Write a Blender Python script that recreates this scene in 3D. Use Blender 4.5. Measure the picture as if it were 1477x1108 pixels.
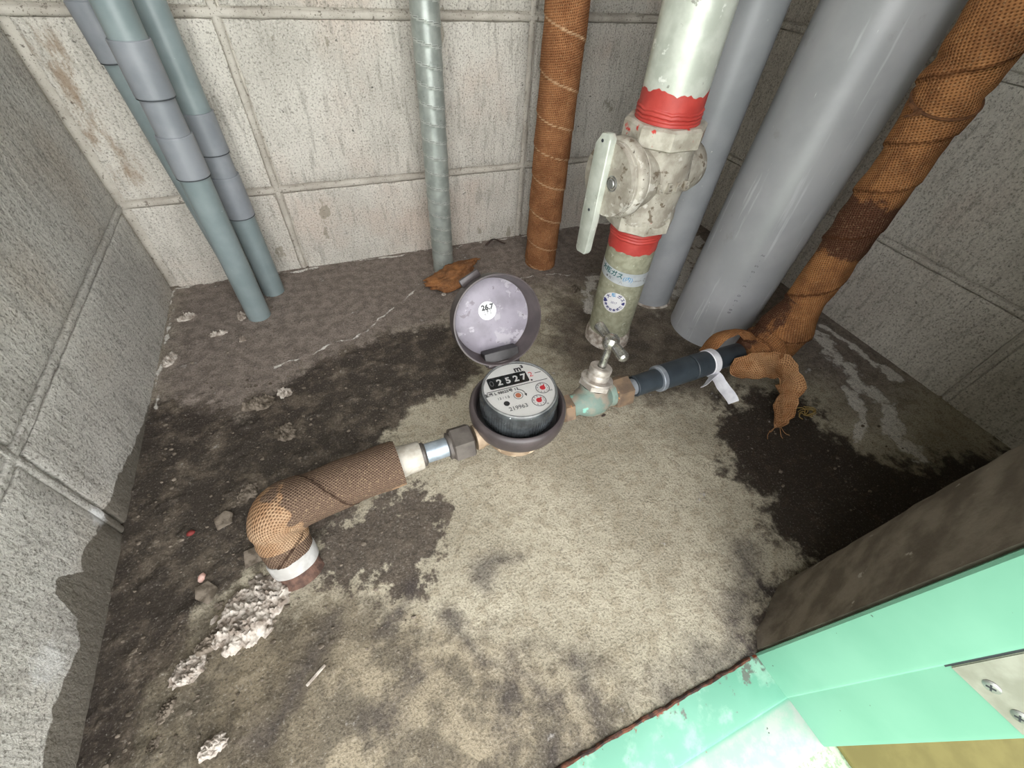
import bpy, bmesh, math, random
import numpy as np
from mathutils import Vector, Matrix, noise as mnoise

# ------------------------------------------------------------------ scene, camera, light
for o in list(bpy.data.objects):
    bpy.data.objects.remove(o, do_unlink=True)
SC = bpy.context.scene
COL = SC.collection
random.seed(7)
PI = math.pi

cam_d = bpy.data.cameras.new('camera')
cam_d.sensor_fit = 'HORIZONTAL'
cam_d.sensor_width = 36.0
cam_d.lens = 36.0 * 601.9 / 1477.0
cam_d.clip_start = 0.01
cam = bpy.data.objects.new('camera', cam_d)
COL.objects.link(cam)
_r = Vector((0.924352, -0.377177, 0.057546))
_d = Vector((-0.244328, -0.701001, -0.670001))
_f = Vector((0.293049, 0.605257, -0.740126))
_m = Matrix((_r, -_d, -_f)).transposed().to_4x4()
_m.translation = (0, 0, 0.4184)
cam.matrix_world = _m
SC.camera = cam

world = bpy.data.worlds.new('overcast_sky')
SC.world = world
world.use_nodes = True
_bg = world.node_tree.nodes['Background']
_bg.inputs['Color'].default_value = (0.98, 0.985, 1.0, 1)
_bg.inputs['Strength'].default_value = 2.25

# bright part of the overcast sky in front of the open door
sun_d = bpy.data.lights.new('overcast_sun', 'SUN')
sun_d.energy = 1.25
sun_d.angle = math.radians(75)
sun_d.color = (1.0, .98, .96)
sun = bpy.data.objects.new('overcast_sun', sun_d)
COL.objects.link(sun)
sun.rotation_euler = Vector((-.14, -1, .40)).to_track_quat('Z', 'Y').to_euler()

SC.view_settings.view_transform = 'Standard'
SC.view_settings.look = 'None'
SC.view_settings.gamma = 1.0
SC.view_settings.use_curve_mapping = False
SC.view_settings.exposure = 1.05

# ------------------------------------------------------------------ helpers: objects
def tag(o, label=None, cat=None, group=None, kind=None):
    if label: o['label'] = label
    if cat: o['category'] = cat
    if group: o['group'] = group
    if kind: o['kind'] = kind
    return o

def thing(name, loc, label=None, cat=None, group=None, kind=None):
    o = bpy.data.objects.new(name, None)
    o.empty_display_size = 0.02
    COL.objects.link(o)
    o.location = loc
    return tag(o, label, cat, group, kind)

def wpos(o):
    v = Vector((0, 0, 0))
    while o is not None:
        v += Vector(o.location)
        o = o.parent
    return v

def mk(name, verts, faces, mat, parent=None, smooth=35, uv=None, attrs=None):
    me = bpy.data.meshes.new(name)
    me.from_pydata([tuple(v) for v in verts], [], faces)
    if uv is not None:
        lay = me.uv_layers.new(name='UVMap')
        k = 0
        for f in uv:
            for c in f:
                lay.data[k].uv = c
                k += 1
    if attrs:
        for an, vals in attrs.items():
            a = me.attributes.new(an, 'FLOAT', 'POINT')
            a.data.foreach_set('value', np.asarray(vals, dtype=np.float32))
    if mat: me.materials.append(mat)
    if smooth:
        me.polygons.foreach_set('use_smooth', [True] * len(me.polygons))
        me.set_sharp_from_angle(angle=math.radians(smooth))
    me.update()
    o = bpy.data.objects.new(name, me)
    COL.objects.link(o)
    if parent is not None:
        o.parent = parent
        o.location = -wpos(parent)
    return o

def mkbm(name, bm, mat, parent=None, smooth=35):
    bmesh.ops.recalc_face_normals(bm, faces=bm.faces)
    me = bpy.data.meshes.new(name)
    bm.to_mesh(me)
    bm.free()
    if mat: me.materials.append(mat)
    if smooth:
        me.polygons.foreach_set('use_smooth', [True] * len(me.polygons))
        me.set_sharp_from_angle(angle=math.radians(smooth))
    o = bpy.data.objects.new(name, me)
    COL.objects.link(o)
    if parent is not None:
        o.parent = parent
        o.location = -wpos(parent)
    return o

# ------------------------------------------------------------------ helpers: shapes
def basis(ax):
    ax = Vector(ax).normalized()
    t = Vector((0, 0, 1)) if abs(ax.z) < 0.9 else Vector((1, 0, 0))
    u = t.cross(ax).normalized()
    return u, ax.cross(u).normalized(), ax

def resample(pts, step):
    P = [Vector(p) for p in pts]
    out = [P[0]]
    for a, b in zip(P, P[1:]):
        n = max(1, int(round((b - a).length / step)))
        for i in range(1, n + 1):
            out.append(a.lerp(b, i / n))
    return out

def smoothpath(pts, it=3):
    P = [Vector(p) for p in pts]
    for _ in range(it):
        Q = [P[0]]
        for a, b in zip(P, P[1:]):
            Q += [a.lerp(b, .25), a.lerp(b, .75)]
        Q.append(P[-1])
        P = Q
    return P

def tube(path, rad, seg=32, cap=True, attr=None):
    """path of vectors; rad number or f(s, theta); returns verts, faces, uv, attr values"""
    P = [Vector(p) for p in path]
    n = len(P)
    tang = []
    for i in range(n):
        a = P[max(0, i - 1)]; b = P[min(n - 1, i + 1)]
        tang.append((b - a).normalized())
    u, w, _ = basis(tang[0])
    V, F, U, A = [], [], [], []
    s = 0.0
    S = []
    r0 = rad if not callable(rad) else rad(0, 0)
    for i in range(n):
        if i: s += (P[i] - P[i - 1]).length
        S.append(s)
        t = tang[i]
        u = (u - t * u.dot(t)).normalized()
        w = t.cross(u)
        for k in range(seg):
            th = 2 * PI * k / seg
            r = rad(s, th) if callable(rad) else rad
            V.append(P[i] + (u * math.cos(th) + w * math.sin(th)) * r)
            if attr: A.append(attr(s, th))
    for i in range(n - 1):
        for k in range(seg):
            k2 = (k + 1) % seg
            F.append((i * seg + k, i * seg + k2, (i + 1) * seg + k2, (i + 1) * seg + k))
            ua, ub = k / seg * 2 * PI * r0, (k + 1) / seg * 2 * PI * r0
            U.append(((ua, S[i]), (ub, S[i]), (ub, S[i + 1]), (ua, S[i + 1])))
    if cap:
        for i, rev in ((0, True), (n - 1, False)):
            f = [i * seg + k for k in range(seg)]
            if rev: f.reverse()
            F.append(tuple(f))
            U.append(tuple((0, 0) for _ in f))
    return V, F, U, A

def lathe(prof, origin, axis=(0, 0, 1), seg=48, rfun=None):
    """profile (r, h) along axis; closed ends if r == 0"""
    u, w, ax = basis(axis)
    o = Vector(origin)
    V, F, idx = [], [], []
    for (r, h) in prof:
        if r < 1e-7:
            idx.append([len(V)]); V.append(o + ax * h)
        else:
            ring = []
            for k in range(seg):
                th = 2 * PI * k / seg
                rr = r * (rfun(th, r, h) if rfun else 1)
                ring.append(len(V))
                V.append(o + ax * h + (u * math.cos(th) + w * math.sin(th)) * rr)
            idx.append(ring)
    for a, b in zip(idx, idx[1:]):
        for k in range(seg):
            k2 = (k + 1) % seg
            if len(a) == 1 and len(b) == 1: continue
            if len(a) == 1: F.append((a[0], b[k2], b[k]))
            elif len(b) == 1: F.append((a[k], a[k2], b[0]))
            else: F.append((a[k], a[k2], b[k2], b[k]))
    F = [tuple(f) for f in F]
    return V, F

def prism(n, r, origin, axis, h, bev=0.0015, rot=0.0, hole=0):
    """n-sided nut with chamfered ends"""
    u, w, ax = basis(axis)
    o = Vector(origin)
    V, F = [], []
    levels = [(0, r - bev * 1.6), (bev, r), (h - bev, r), (h, r - bev * 1.6)]
    for (z, rr) in levels:
        for k in range(n):
            th = 2 * PI * k / n + rot
            V.append(o + ax * z + (u * math.cos(th) + w * math.sin(th)) * rr)
    for i in range(3):
        for k in range(n):
            k2 = (k + 1) % n
            F.append((i * n + k, i * n + k2, (i + 1) * n + k2, (i + 1) * n + k))
    F.append(tuple(reversed(range(n))))
    F.append(tuple(range(3 * n, 4 * n)))
    return V, F

def boxg(lo, hi, bev=0.0, seg=2, M=None):
    bm = bmesh.new()
    bmesh.ops.create_cube(bm, size=1)
    lo, hi = Vector(lo), Vector(hi)
    for v in bm.verts:
        v.co = Vector([lo[i] + (v.co[i] + .5) * (hi[i] - lo[i]) for i in range(3)])
    if bev > 0:
        bmesh.ops.bevel(bm, geom=list(bm.edges), offset=bev, segments=seg, affect='EDGES', profile=.5)
    if M is not None:
        bmesh.ops.transform(bm, matrix=M, verts=bm.verts)
    return bm

def polyx(pts, z0, z1, bev=0.0, M=None):
    """extruded polygon outline (x, y)"""
    bm = bmesh.new()
    b = [bm.verts.new((x, y, z0)) for x, y in pts]
    t = [bm.verts.new((x, y, z1)) for x, y in pts]
    n = len(pts)
    bm.faces.new(list(reversed(b))); bm.faces.new(t)
    for k in range(n):
        bm.faces.new((b[k], b[(k + 1) % n], t[(k + 1) % n], t[k]))
    if bev > 0:
        bmesh.ops.bevel(bm, geom=list(bm.edges), offset=bev, segments=2, affect='EDGES', profile=.5)
    if M is not None:
        bmesh.ops.transform(bm, matrix=M, verts=bm.verts)
    return bm

def ribbon(path, wvec, widths, thick=0.0015, nw=10, rough=0.0, seed=0, curl=0.0):
    """a strip of cloth: path, side vectors, widths; real thickness"""
    P = [Vector(p) for p in path]
    n = len(P)
    V, F, U = [], [], []
    top, bot = [], []
    s = 0
    Sv = []
    for i in range(n):
        if i: s += (P[i] - P[i - 1]).length
        Sv.append(s)
        t = (P[min(n - 1, i + 1)] - P[max(0, i - 1)]).normalized()
        w = Vector(wvec[i]).normalized()
        w = (w - t * w.dot(t)).normalized()
        nn = t.cross(w)
        rt, rb = [], []
        for k in range(nw + 1):
            x = (k / nw - .5) * widths[i]
            p = P[i] + w * x + nn * (curl * ((2 * k / nw - 1) ** 2))
            if rough:
                q = p * 60 + Vector((seed, 0, 0))
                p = p + nn * (rough * mnoise.noise(q)) + w * (rough * .6 * mnoise.noise(q * 1.7))
            rt.append(len(V)); V.append(p + nn * thick / 2)
            rb.append(len(V)); V.append(p - nn * thick / 2)
        top.append(rt); bot.append(rb)
    def quad(a, b, c, d, ua, ub, va, vb):
        F.append((a, b, c, d)); U.append(((ua, va), (ub, va), (ub, vb), (ua, vb)))
    for i in range(n - 1):
        for k in range(nw):
            ua, ub = k / nw * widths[i], (k + 1) / nw * widths[i]
            quad(top[i][k], top[i][k + 1], top[i + 1][k + 1], top[i + 1][k], ua, ub, Sv[i], Sv[i + 1])
            quad(bot[i][k + 1], bot[i][k], bot[i + 1][k], bot[i + 1][k + 1], ub, ua, Sv[i], Sv[i + 1])
        for k, (A, B) in ((0, (bot, top)), (nw, (top, bot))):
            quad(A[i][k], B[i][k], B[i + 1][k], A[i + 1][k], 0, .001, Sv[i], Sv[i + 1])
    for i in (0, n - 1):
        for k in range(nw):
            if i == 0: quad(bot[i][k], bot[i][k + 1], top[i][k + 1], top[i][k], 0, .001, 0, .001)
            else: quad(top[i][k], top[i][k + 1], bot[i][k + 1], bot[i][k], 0, .001, 0, .001)
    return V, F, U

def text_geo(body, size, fn, thick=0.00015, align='CENTER', bold=0.0, space=1.0):
    cu = bpy.data.curves.new('txt', 'FONT')
    cu.body = body
    cu.size = size
    cu.align_x = align
    cu.align_y = 'CENTER'
    cu.extrude = thick
    cu.offset = bold
    cu.space_character = space
    cu.resolution_u = 3
    o = bpy.data.objects.new('txt', cu)
    COL.objects.link(o)
    dg = bpy.context.evaluated_depsgraph_get()
    me = bpy.data.meshes.new_from_object(o.evaluated_get(dg))
    V = [fn(v.co) for v in me.vertices]
    F = [tuple(p.vertices) for p in me.polygons]
    bpy.data.objects.remove(o, do_unlink=True)
    bpy.data.curves.remove(cu)
    bpy.data.meshes.remove(me)
    return V, F

def join(*gs):
    V, F = [], []
    for g in gs:
        b = len(V)
        V += list(g[0])
        F += [tuple(i + b for i in f) for f in g[1]]
    return V, F

def plane_fn(o, ux, uy, un=None):
    o, ux, uy = Vector(o), Vector(ux).normalized(), Vector(uy).normalized()
    un = ux.cross(uy)
    return lambda c: o + ux * c.x + uy * c.y + un * c.z

def lump_geo(c, sx, sy, sz, seed, sub=3, amp=.35, freq=2.2, rotz=0.0, crumble=0.0):
    bm = bmesh.new()
    bmesh.ops.create_icosphere(bm, subdivisions=sub, radius=1)
    for v in bm.verts:
        p = v.co.copy()
        q = p * freq + Vector((seed * 3.1, seed * 1.7, 0))
        d = 1 + amp * mnoise.noise(q) + amp * .5 * mnoise.noise(q * 2.3)
        if crumble:
            d += crumble * (mnoise.voronoi(q * 3.0)[0][0] - .3) + crumble * .5 * mnoise.noise(q * 6)
        p *= d
        z = max(p.z, -.35)
        v.co = Vector((p.x * sx, p.y * sy, (z + .3) * sz))
    bmesh.ops.transform(bm, matrix=Matrix.Translation(Vector(c)) @ Matrix.Rotation(rotz, 4, 'Z'), verts=bm.verts)
    return bm

def heap_geo(c, sx, sy, h, seed, rotz=0.0):
    step = max(.0005, min(sx, sy) / 16)
    nx_, ny_ = int(2.6 * sx / step), int(2.6 * sy / step)
    V, F, keep = [], [], []
    ca, sa = math.cos(rotz), math.sin(rotz)
    for j in range(ny_ + 1):
        for i in range(nx_ + 1):
            x = (i / nx_ - .5) * 2.6 * sx; y = (j / ny_ - .5) * 2.6 * sy
            q = Vector((x, y, 0)) / min(.012, .55 * max(sx, sy)) + Vector((seed * 5.3, seed * 2.9, 0))
            r = math.hypot(x / sx, y / sy) + .30 * mnoise.noise(q * .9) + .22 * mnoise.noise(q * 2.2)
            d = max(0.0, 1 - r)
            q2 = Vector((x, y, 0)) / min(.0045, .26 * max(sx, sy)) + Vector((seed * 3.3, seed, 0))
            vo = mnoise.voronoi(q2)[0]
            z = h * (min(1, d * 2.6) ** .6) * (.45 + .9 * min(.6, vo[1] - vo[0]) + .45 * mnoise.noise(q * 1.5) + .12 * mnoise.noise(q2 * 2))
            if r >= 1: z = -.003
            V.append(Vector((c[0] + x * ca - y * sa, c[1] + x * sa + y * ca, z + .0004)))
            keep.append(r < 1.12)
    W = nx_ + 1
    for j in range(ny_):
        for i in range(nx_):
            f = (j * W + i, j * W + i + 1, (j + 1) * W + i + 1, (j + 1) * W + i)
            if any(keep[k] for k in f): F.append(f)
    used = sorted({k for f in F for k in f})
    mp = {k: n_ for n_, k in enumerate(used)}
    return [V[k] for k in used], [tuple(mp[k] for k in f) for f in F]

# ------------------------------------------------------------------ helpers: materials
class NT:
    def __init__(self, name):
        self.m = bpy.data.materials.new(name)
        self.m.use_nodes = True
        self.t = self.m.node_tree
        self.t.nodes.clear()
        self.out = self.n('ShaderNodeOutputMaterial')
        self.b = self.n('ShaderNodeBsdfPrincipled')
        self.t.links.new(self.b.outputs[0], self.out.inputs[0])
    def n(self, ty, **kw):
        nd = self.t.nodes.new(ty)
        for k, v in kw.items(): setattr(nd, k, v)
        return nd
    def set(self, sock, v):
        if hasattr(v, 'is_output') or isinstance(v, bpy.types.NodeSocket): self.t.links.new(v, sock)
        elif isinstance(v, (tuple, list)) and len(v) == 3 and sock.type == 'RGBA': sock.default_value = (*v, 1)
        else: sock.default_value = v
    def math(self, op, a, b=0.0, c=None, clamp=False):
        nd = self.n('ShaderNodeMath', operation=op, use_clamp=clamp)
        self.set(nd.inputs[0], a); self.set(nd.inputs[1], b)
        if c is not None: self.set(nd.inputs[2], c)
        return nd.outputs[0]
    def mix(self, f, a, b, mode='MIX'):
        nd = self.n('ShaderNodeMix', data_type='RGBA', blend_type=mode)
        self.set(nd.inputs[0], f); self.set(nd.inputs[6], a); self.set(nd.inputs[7], b)
        return nd.outputs[2]
    def coord(self, kind='Object'):
        if kind == 'World': return self.n('ShaderNodeNewGeometry').outputs['Position']
        return self.n('ShaderNodeTexCoord').outputs[kind]
    def mapping(self, vec, scale=(1, 1, 1), rot=(0, 0, 0), loc=(0, 0, 0)):
        nd = self.n('ShaderNodeMapping')
        self.set(nd.inputs[0], vec)
        nd.inputs['Scale'].default_value = scale
        nd.inputs['Rotation'].default_value = rot
        nd.inputs['Location'].default_value = loc
        return nd.outputs[0]
    def noise(self, vec, scale, detail=4, rough=.55, dist=0.0):
        nd = self.n('ShaderNodeTexNoise')
        self.set(nd.inputs['Vector'], vec)
        nd.inputs['Scale'].default_value = scale
        nd.inputs['Detail'].default_value = detail
        nd.inputs['Roughness'].default_value = rough
        nd.inputs['Distortion'].default_value = dist
        return nd.outputs['Fac']
    def voro(self, vec, scale, feature='F1'):
        nd = self.n('ShaderNodeTexVoronoi', feature=feature)
        self.set(nd.inputs['Vector'], vec)
        nd.inputs['Scale'].default_value = scale
        return nd.outputs['Distance']
    def sstep(self, v, lo, hi, a=0.0, b=1.0):
        nd = self.n('ShaderNodeMapRange', interpolation_type='SMOOTHSTEP')
        self.set(nd.inputs[0], v)
        nd.inputs[1].default_value = lo; nd.inputs[2].default_value = hi
        nd.inputs[3].default_value = a; nd.inputs[4].default_value = b
        return nd.outputs[0]
    def attr(self, name):
        return self.n('ShaderNodeAttribute', attribute_name=name).outputs['Fac']
    def sep(self, vec):
        nd = self.n('ShaderNodeSeparateXYZ'); self.set(nd.inputs[0], vec)
        return nd.outputs
    def bump(self, h, strength=.4, dist=.001, prev=None):
        nd = self.n('ShaderNodeBump')
        self.set(nd.inputs['Height'], h)
        nd.inputs['Strength'].default_value = strength
        nd.inputs['Distance'].default_value = dist
        if prev is not None: self.set(nd.inputs['Normal'], prev)
        return nd.outputs[0]
    def done(self, color=None, rough=.6, metal=0.0, normal=None, spec=None, coat=None):
        if color is not None: self.set(self.b.inputs['Base Color'], color)
        self.set(self.b.inputs['Roughness'], rough)
        self.set(self.b.inputs['Metallic'], metal)
        if normal is not None: self.set(self.b.inputs['Normal'], normal)
        if spec is not None: self.b.inputs['Specular IOR Level'].default_value = spec
        if coat: self.b.inputs['Coat Weight'].default_value = coat
        return self.m

def simple(name, c1, c2=None, rough=.55, metal=0.0, scale=60, bump=.15, bscale=300, spot=None, spec=None, lo=.35, hi=.65):
    """two-tone noise colour with fine bump; spot = (colour, scale, threshold)"""
    t = NT(name)
    p = t.coord('World')
    col = c1
    if c2: col = t.mix(t.sstep(t.noise(p, scale, 6), lo, hi), c1, c2)
    if spot:
        for (sc, ss, th) in (spot if isinstance(spot, list) else [spot]):
            col = t.mix(t.sstep(t.noise(p, ss, 5, .6), th, th + .05), col, sc)
    nb = t.bump(t.noise(p, bscale, 4), bump, .0008) if bump else None
    return t.done(col, rough, metal, nb, spec)

def srgb(r, g, b):
    f = lambda c: (c / 255 / 12.92) if c / 255 <= .04045 else ((c / 255 + .055) / 1.055) ** 2.4
    return (f(r), f(g), f(b))

# concrete blocks: porous grey-beige, fine vertical casting streaks
def block_mat(name, light, mid, warm, damp=False, streak_axis='x', stain=False):
    t = NT(name)
    p = t.coord('World')
    sx = (1.0, 1.0, .16)
    ps = t.mapping(p, sx)
    n1 = t.noise(p, 9, 5, .6)
    n2 = t.noise(ps, 120, 5, .65)
    n3 = t.noise(p, 420, 4, .7)
    col = t.mix(t.sstep(n1, .35, .68), light, mid)
    col = t.mix(t.sstep(t.noise(t.mapping(p, loc=(3, 1, 7)), 5, 5, .6), .5, .72), col, warm)
    col = t.mix(t.math('MULTIPLY', t.sstep(n2, .50, .66), .5), col, (mid[0] * .55, mid[1] * .54, mid[2] * .52))
    col = t.mix(t.math('MULTIPLY', t.sstep(n3, .53, .62), .8), col, (mid[0] * .42, mid[1] * .41, mid[2] * .39))
    vor = t.noise(t.mapping(p, loc=(8, 2, 1)), 150, 3, .6)
    col = t.mix(t.sstep(vor, .68, .76), col, (mid[0] * .25, mid[1] * .25, mid[2] * .25))
    col = t.mix(t.math('MULTIPLY', t.sstep(n3, .36, .44, 1, 0), .5), col, (min(1, light[0] * 1.25), min(1, light[1] * 1.25), min(1, light[2] * 1.25)))
    rough = .92
    if stain:
        x, y, z = t.sep(p)
        q = t.math('ADD', x, t.math('MULTIPLY', t.math('SUBTRACT', t.noise(t.mapping(p, (1, 1, .5)), 40, 5, .65), .5), .07))
        band = t.math('MULTIPLY', t.sstep(q, -.262, -.250), t.sstep(q, -.232, -.212, 1, 0))
        zz = t.math('MULTIPLY', t.sstep(z, .13, .17), t.sstep(z, .30, .33, 1, 0))
        brk = t.sstep(t.noise(t.mapping(p, (1, 1, .35)), 55, 6, .7), .40, .60)
        col = t.mix(t.math('MULTIPLY', t.math('MULTIPLY', band, zz), t.math('MULTIPLY', brk, .75)), col, srgb(134, 112, 88))
        sp = t.noise(t.mapping(p, (1, 1, .6), loc=(1.3, 0, 0)), 22, 4, .6)
        col = t.mix(t.math('MULTIPLY', t.sstep(sp, .66, .70), .6), col, srgb(125, 118, 100))
    if damp:
        x, y, z = t.sep(p)
        mr = t.n('ShaderNodeMapRange')
        t.set(mr.inputs[0], y)
        mr.inputs[1].default_value = .08; mr.inputs[2].default_value = .50
        rp = t.n('ShaderNodeValToRGB')
        t.set(rp.inputs[0], mr.outputs[0])
        pts = [(.106, .032), (.139, .034), (.154, .031), (.181, .023), (.199, .033), (.210, .060), (.222, .062), (.234, .038), (.246, .046),
               (.266, .036), (.301, .029), (.334, .025), (.377, .013), (.422, .006), (.47, .0)]
        el = rp.color_ramp.elements
        el[0].position = 0; el[0].color = (.32,) * 3 + (1,)
        el[1].position = 1; el[1].color = (0, 0, 0, 1)
        for (yy, hh) in pts:
            e = el.new((yy - .08) / .42); e.color = (hh * 10,) * 3 + (1,)
        h = t.math('ADD', t.math('MULTIPLY', rp.outputs[0], .1), t.math('MULTIPLY', t.math('SUBTRACT', t.noise(p, 90, 5, .6), .5), .012))
        d = t.math('SUBTRACT', h, z)
        w = t.sstep(d, -.0006, .0012)
        col = t.mix(t.math('MULTIPLY', w, .85), col, t.mix(t.noise(p, 200, 4), srgb(78, 72, 62), srgb(104, 97, 84)))
        rough = t.math('SUBTRACT', .92, t.math('MULTIPLY', w, .3))
        # salt bloom beside the joint and a chipped crusty patch
        for (cy, cz, rr, am) in ((.287, .037, .013, .85), (.163, .049, .02, .45)):
            dy = t.math('SUBTRACT', y, cy); dz = t.math('SUBTRACT', z, cz)
            dd = t.math('SQRT', t.math('ADD', t.math('MULTIPLY', dy, dy), t.math('MULTIPLY', dz, dz)))
            k = t.math('ADD', dd, t.math('MULTIPLY', t.math('SUBTRACT', t.noise(p, 160, 5, .7), .5), rr * 1.6))
            col = t.mix(t.math('MULTIPLY', t.sstep(k, rr * .35, rr, 1, 0), am), col, srgb(226, 226, 224))
    b = t.bump(n3, .8, .0016)
    b = t.bump(n2, .7, .002, b)
    b = t.bump(vor, .5, .003, b)
    return t.done(col, rough, 0, b, .25)

M = {}
M['block_back'] = block_mat('concrete_block_pale', srgb(205, 201, 191), srgb(185, 181, 171), srgb(194, 181, 168), stain=True)
M['block_left'] = block_mat('concrete_block_grey', srgb(196, 193, 185), srgb(176, 172, 165), srgb(184, 176, 164), damp=True)
M['block_right'] = block_mat('concrete_block_brightened', srgb(208, 203, 192), srgb(190, 184, 173), srgb(192, 180, 168))  # same blocks, colour raised to make up for weak light on this wall
M['mortar'] = simple('mortar_joint', srgb(190, 185, 174), srgb(166, 160, 149), .92, scale=30, bump=.8, bscale=300, spot=[(srgb(126, 120, 110), 130, .62), (srgb(110, 104, 96), 420, .60)], spec=.2)
M['plaster'] = simple('dirty_plaster', srgb(128, 120, 108), srgb(98, 90, 80), .9, scale=40, bump=.5, bscale=300, spot=(srgb(160, 155, 145), 70, .66), spec=.2)
M['lump'] = simple('crumbly_mortar', srgb(190, 182, 172), srgb(128, 117, 106), .95, scale=120, bump=1.0, bscale=500, spec=.2)
M['lump_dark'] = simple('dirty_mortar', srgb(128, 118, 106), srgb(78, 70, 60), .9, scale=120, bump=.9, bscale=400, spec=.2)

# floor: stains are fields stored on the floor mesh, edges broken up by noise
def floor_mat():
    t = NT('stained_concrete_floor')
    p = t.coord('World')
    nb = t.noise(p, 28, 10, .62)
    nc = t.noise(p, 75, 8, .65)
    nf = t.noise(p, 480, 5, .7)
    ng = t.noise(t.mapping(p, loc=(4, 2, 0)), 12, 6, .55)
    nm = t.math('MULTIPLY_ADD', nb, .6, t.math('MULTIPLY', nc, .4))
    def mask(name, k, s):
        f = t.math('ADD', t.attr(name), t.math('MULTIPLY', t.math('SUBTRACT', nm, .5), k))
        return t.sstep(f, .5 - s, .5 + s)
    col = t.mix(t.sstep(ng, .38, .65), srgb(182, 174, 154), srgb(160, 152, 133))
    col = t.mix(t.math('MULTIPLY', t.sstep(nc, .48, .60), .5), col, srgb(144, 133, 112))
    ol = t.math('MULTIPLY', mask('olive', 1.5, .3), .85)
    oc = t.mix(t.sstep(nb, .42, .58), srgb(152, 140, 118), srgb(92, 83, 70))
    col = t.mix(ol, col, oc)
    col = t.mix(t.math('MULTIPLY', mask('left', 1.2, .25), .9), col, t.mix(t.sstep(nb, .40, .62), srgb(76, 68, 57), srgb(128, 117, 98)))
    col = t.mix(mask('dust', .8, .4), col, t.mix(t.sstep(nc, .38, .62), srgb(138, 127, 118), srgb(112, 102, 94)))
    col = t.mix(t.math('MULTIPLY', mask('mid', 1.6, .3), .95), col, t.mix(t.sstep(nb, .4, .62), srgb(66, 57, 49), srgb(104, 94, 81)))
    wm = mask('wet', 1.7, .13)
    col = t.mix(t.math('MULTIPLY', wm, .96), col, t.mix(t.sstep(nm, .46, .66), srgb(52, 44, 38), srgb(112, 101, 88)))
    pm = mask('patch', 3.4, .10)
    col = t.mix(t.math('MULTIPLY', pm, .92), col, t.mix(t.sstep(nc, .45, .68), srgb(74, 65, 58), srgb(96, 86, 76)))
    dm = mask('dark', 2.2, .16)
    col = t.mix(t.math('MULTIPLY', dm, .97), col, t.mix(t.sstep(nc, .5, .72), srgb(42, 32, 25), srgb(70, 57, 47)))
    sm = mask('soot', 1.8, .35)
    col = t.mix(t.math('MULTIPLY', sm, .7), col, srgb(66, 60, 60))
    em = mask('eff', 3.2, .14)
    col = t.mix(t.math('MULTIPLY', em, .9), col, srgb(222, 218, 210))
    # fine grain and pits
    col = t.mix(t.math('MULTIPLY', t.sstep(nf, .51, .60), .75), col, t.mix(.6, col, (0.02, .017, .013)))
    col = t.mix(t.math('MULTIPLY', t.sstep(nf, .32, .44, 1, 0), .5), col, t.mix(.4, col, (.75, .72, .65)))
    wet = t.math('MAXIMUM', t.math('MULTIPLY', dm, .9), t.math('MULTIPLY', wm, .45))
    rough = t.math('SUBTRACT', .9, t.math('MULTIPLY', wet, .35))
    b = t.bump(nf, .8, .0015)
    b = t.bump(nc, .7, .004, b)
    return t.done(col, rough, 0, b, .3)
M['floor'] = floor_mat()

# woven jute wrap: uv in metres; 'edge' = seam line, 'wet' = darker soaked part
def jute_mat(name, c_hi, c_lo, c_wet=None, cell=.0026, ang=.5, line=None, rough=.95):
    t = NT(name)
    uv = t.coord('UV')
    r = t.mapping(uv, rot=(0, 0, ang))
    x, y, z = t.sep(r)
    k = 2 * PI / cell
    a = t.math('SINE', t.math('MULTIPLY', x, k))
    b = t.math('SINE', t.math('MULTIPLY', y, k * .8))
    h = t.math('MULTIPLY_ADD', t.math('MULTIPLY', a, b), .5, .5)
    p = t.coord('World')
    n = t.noise(p, 45, 5, .6)
    nf = t.noise(p, 600, 3, .6)
    col = t.mix(t.sstep(n, .35, .65), c_hi, c_lo)
    if c_wet:
        w = t.math('ADD', t.attr('wet'), t.math('MULTIPLY', t.math('SUBTRACT', t.noise(p, 60, 5, .6), .5), .9))
        col = t.mix(t.sstep(w, .45, .58), col, c_wet)
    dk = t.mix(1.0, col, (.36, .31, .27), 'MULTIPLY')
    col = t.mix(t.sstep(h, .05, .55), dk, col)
    col = t.mix(t.math('MULTIPLY', t.sstep(nf, .55, .7), .4), col, t.mix(.5, col, (.8, .6, .35)))
    if line: col = t.mix(t.attr('edge'), col, line)
    bm_ = t.bump(h, .8, .0012)
    bm_ = t.bump(t.noise(p, 90, 4), .35, .004, bm_)
    return t.done(col, rough, 0, bm_, .1)

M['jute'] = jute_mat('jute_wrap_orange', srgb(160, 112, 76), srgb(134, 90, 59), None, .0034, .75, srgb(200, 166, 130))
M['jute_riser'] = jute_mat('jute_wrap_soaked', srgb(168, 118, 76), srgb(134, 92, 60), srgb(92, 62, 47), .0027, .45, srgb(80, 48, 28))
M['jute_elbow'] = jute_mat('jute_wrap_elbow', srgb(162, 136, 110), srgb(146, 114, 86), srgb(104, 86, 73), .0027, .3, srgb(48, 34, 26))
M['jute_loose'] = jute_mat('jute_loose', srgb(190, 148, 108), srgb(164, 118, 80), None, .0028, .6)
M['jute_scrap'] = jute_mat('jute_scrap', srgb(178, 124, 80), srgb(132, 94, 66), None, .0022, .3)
M['rust'] = simple('rusty_wrap', srgb(104, 78, 66), srgb(72, 54, 46), .95, scale=150, bump=.9, bscale=500)
M['pvc_green'] = simple('pvc_blue_green', srgb(128, 140, 141), srgb(116, 129, 130), .36, scale=25, bump=.05, bscale=60, spot=(srgb(150, 165, 164), 120, .70))
M['pvc_cap'] = simple('pvc_coupling_grey', srgb(134, 138, 143), srgb(122, 127, 132), .42, scale=30, bump=.05, bscale=80)
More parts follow.
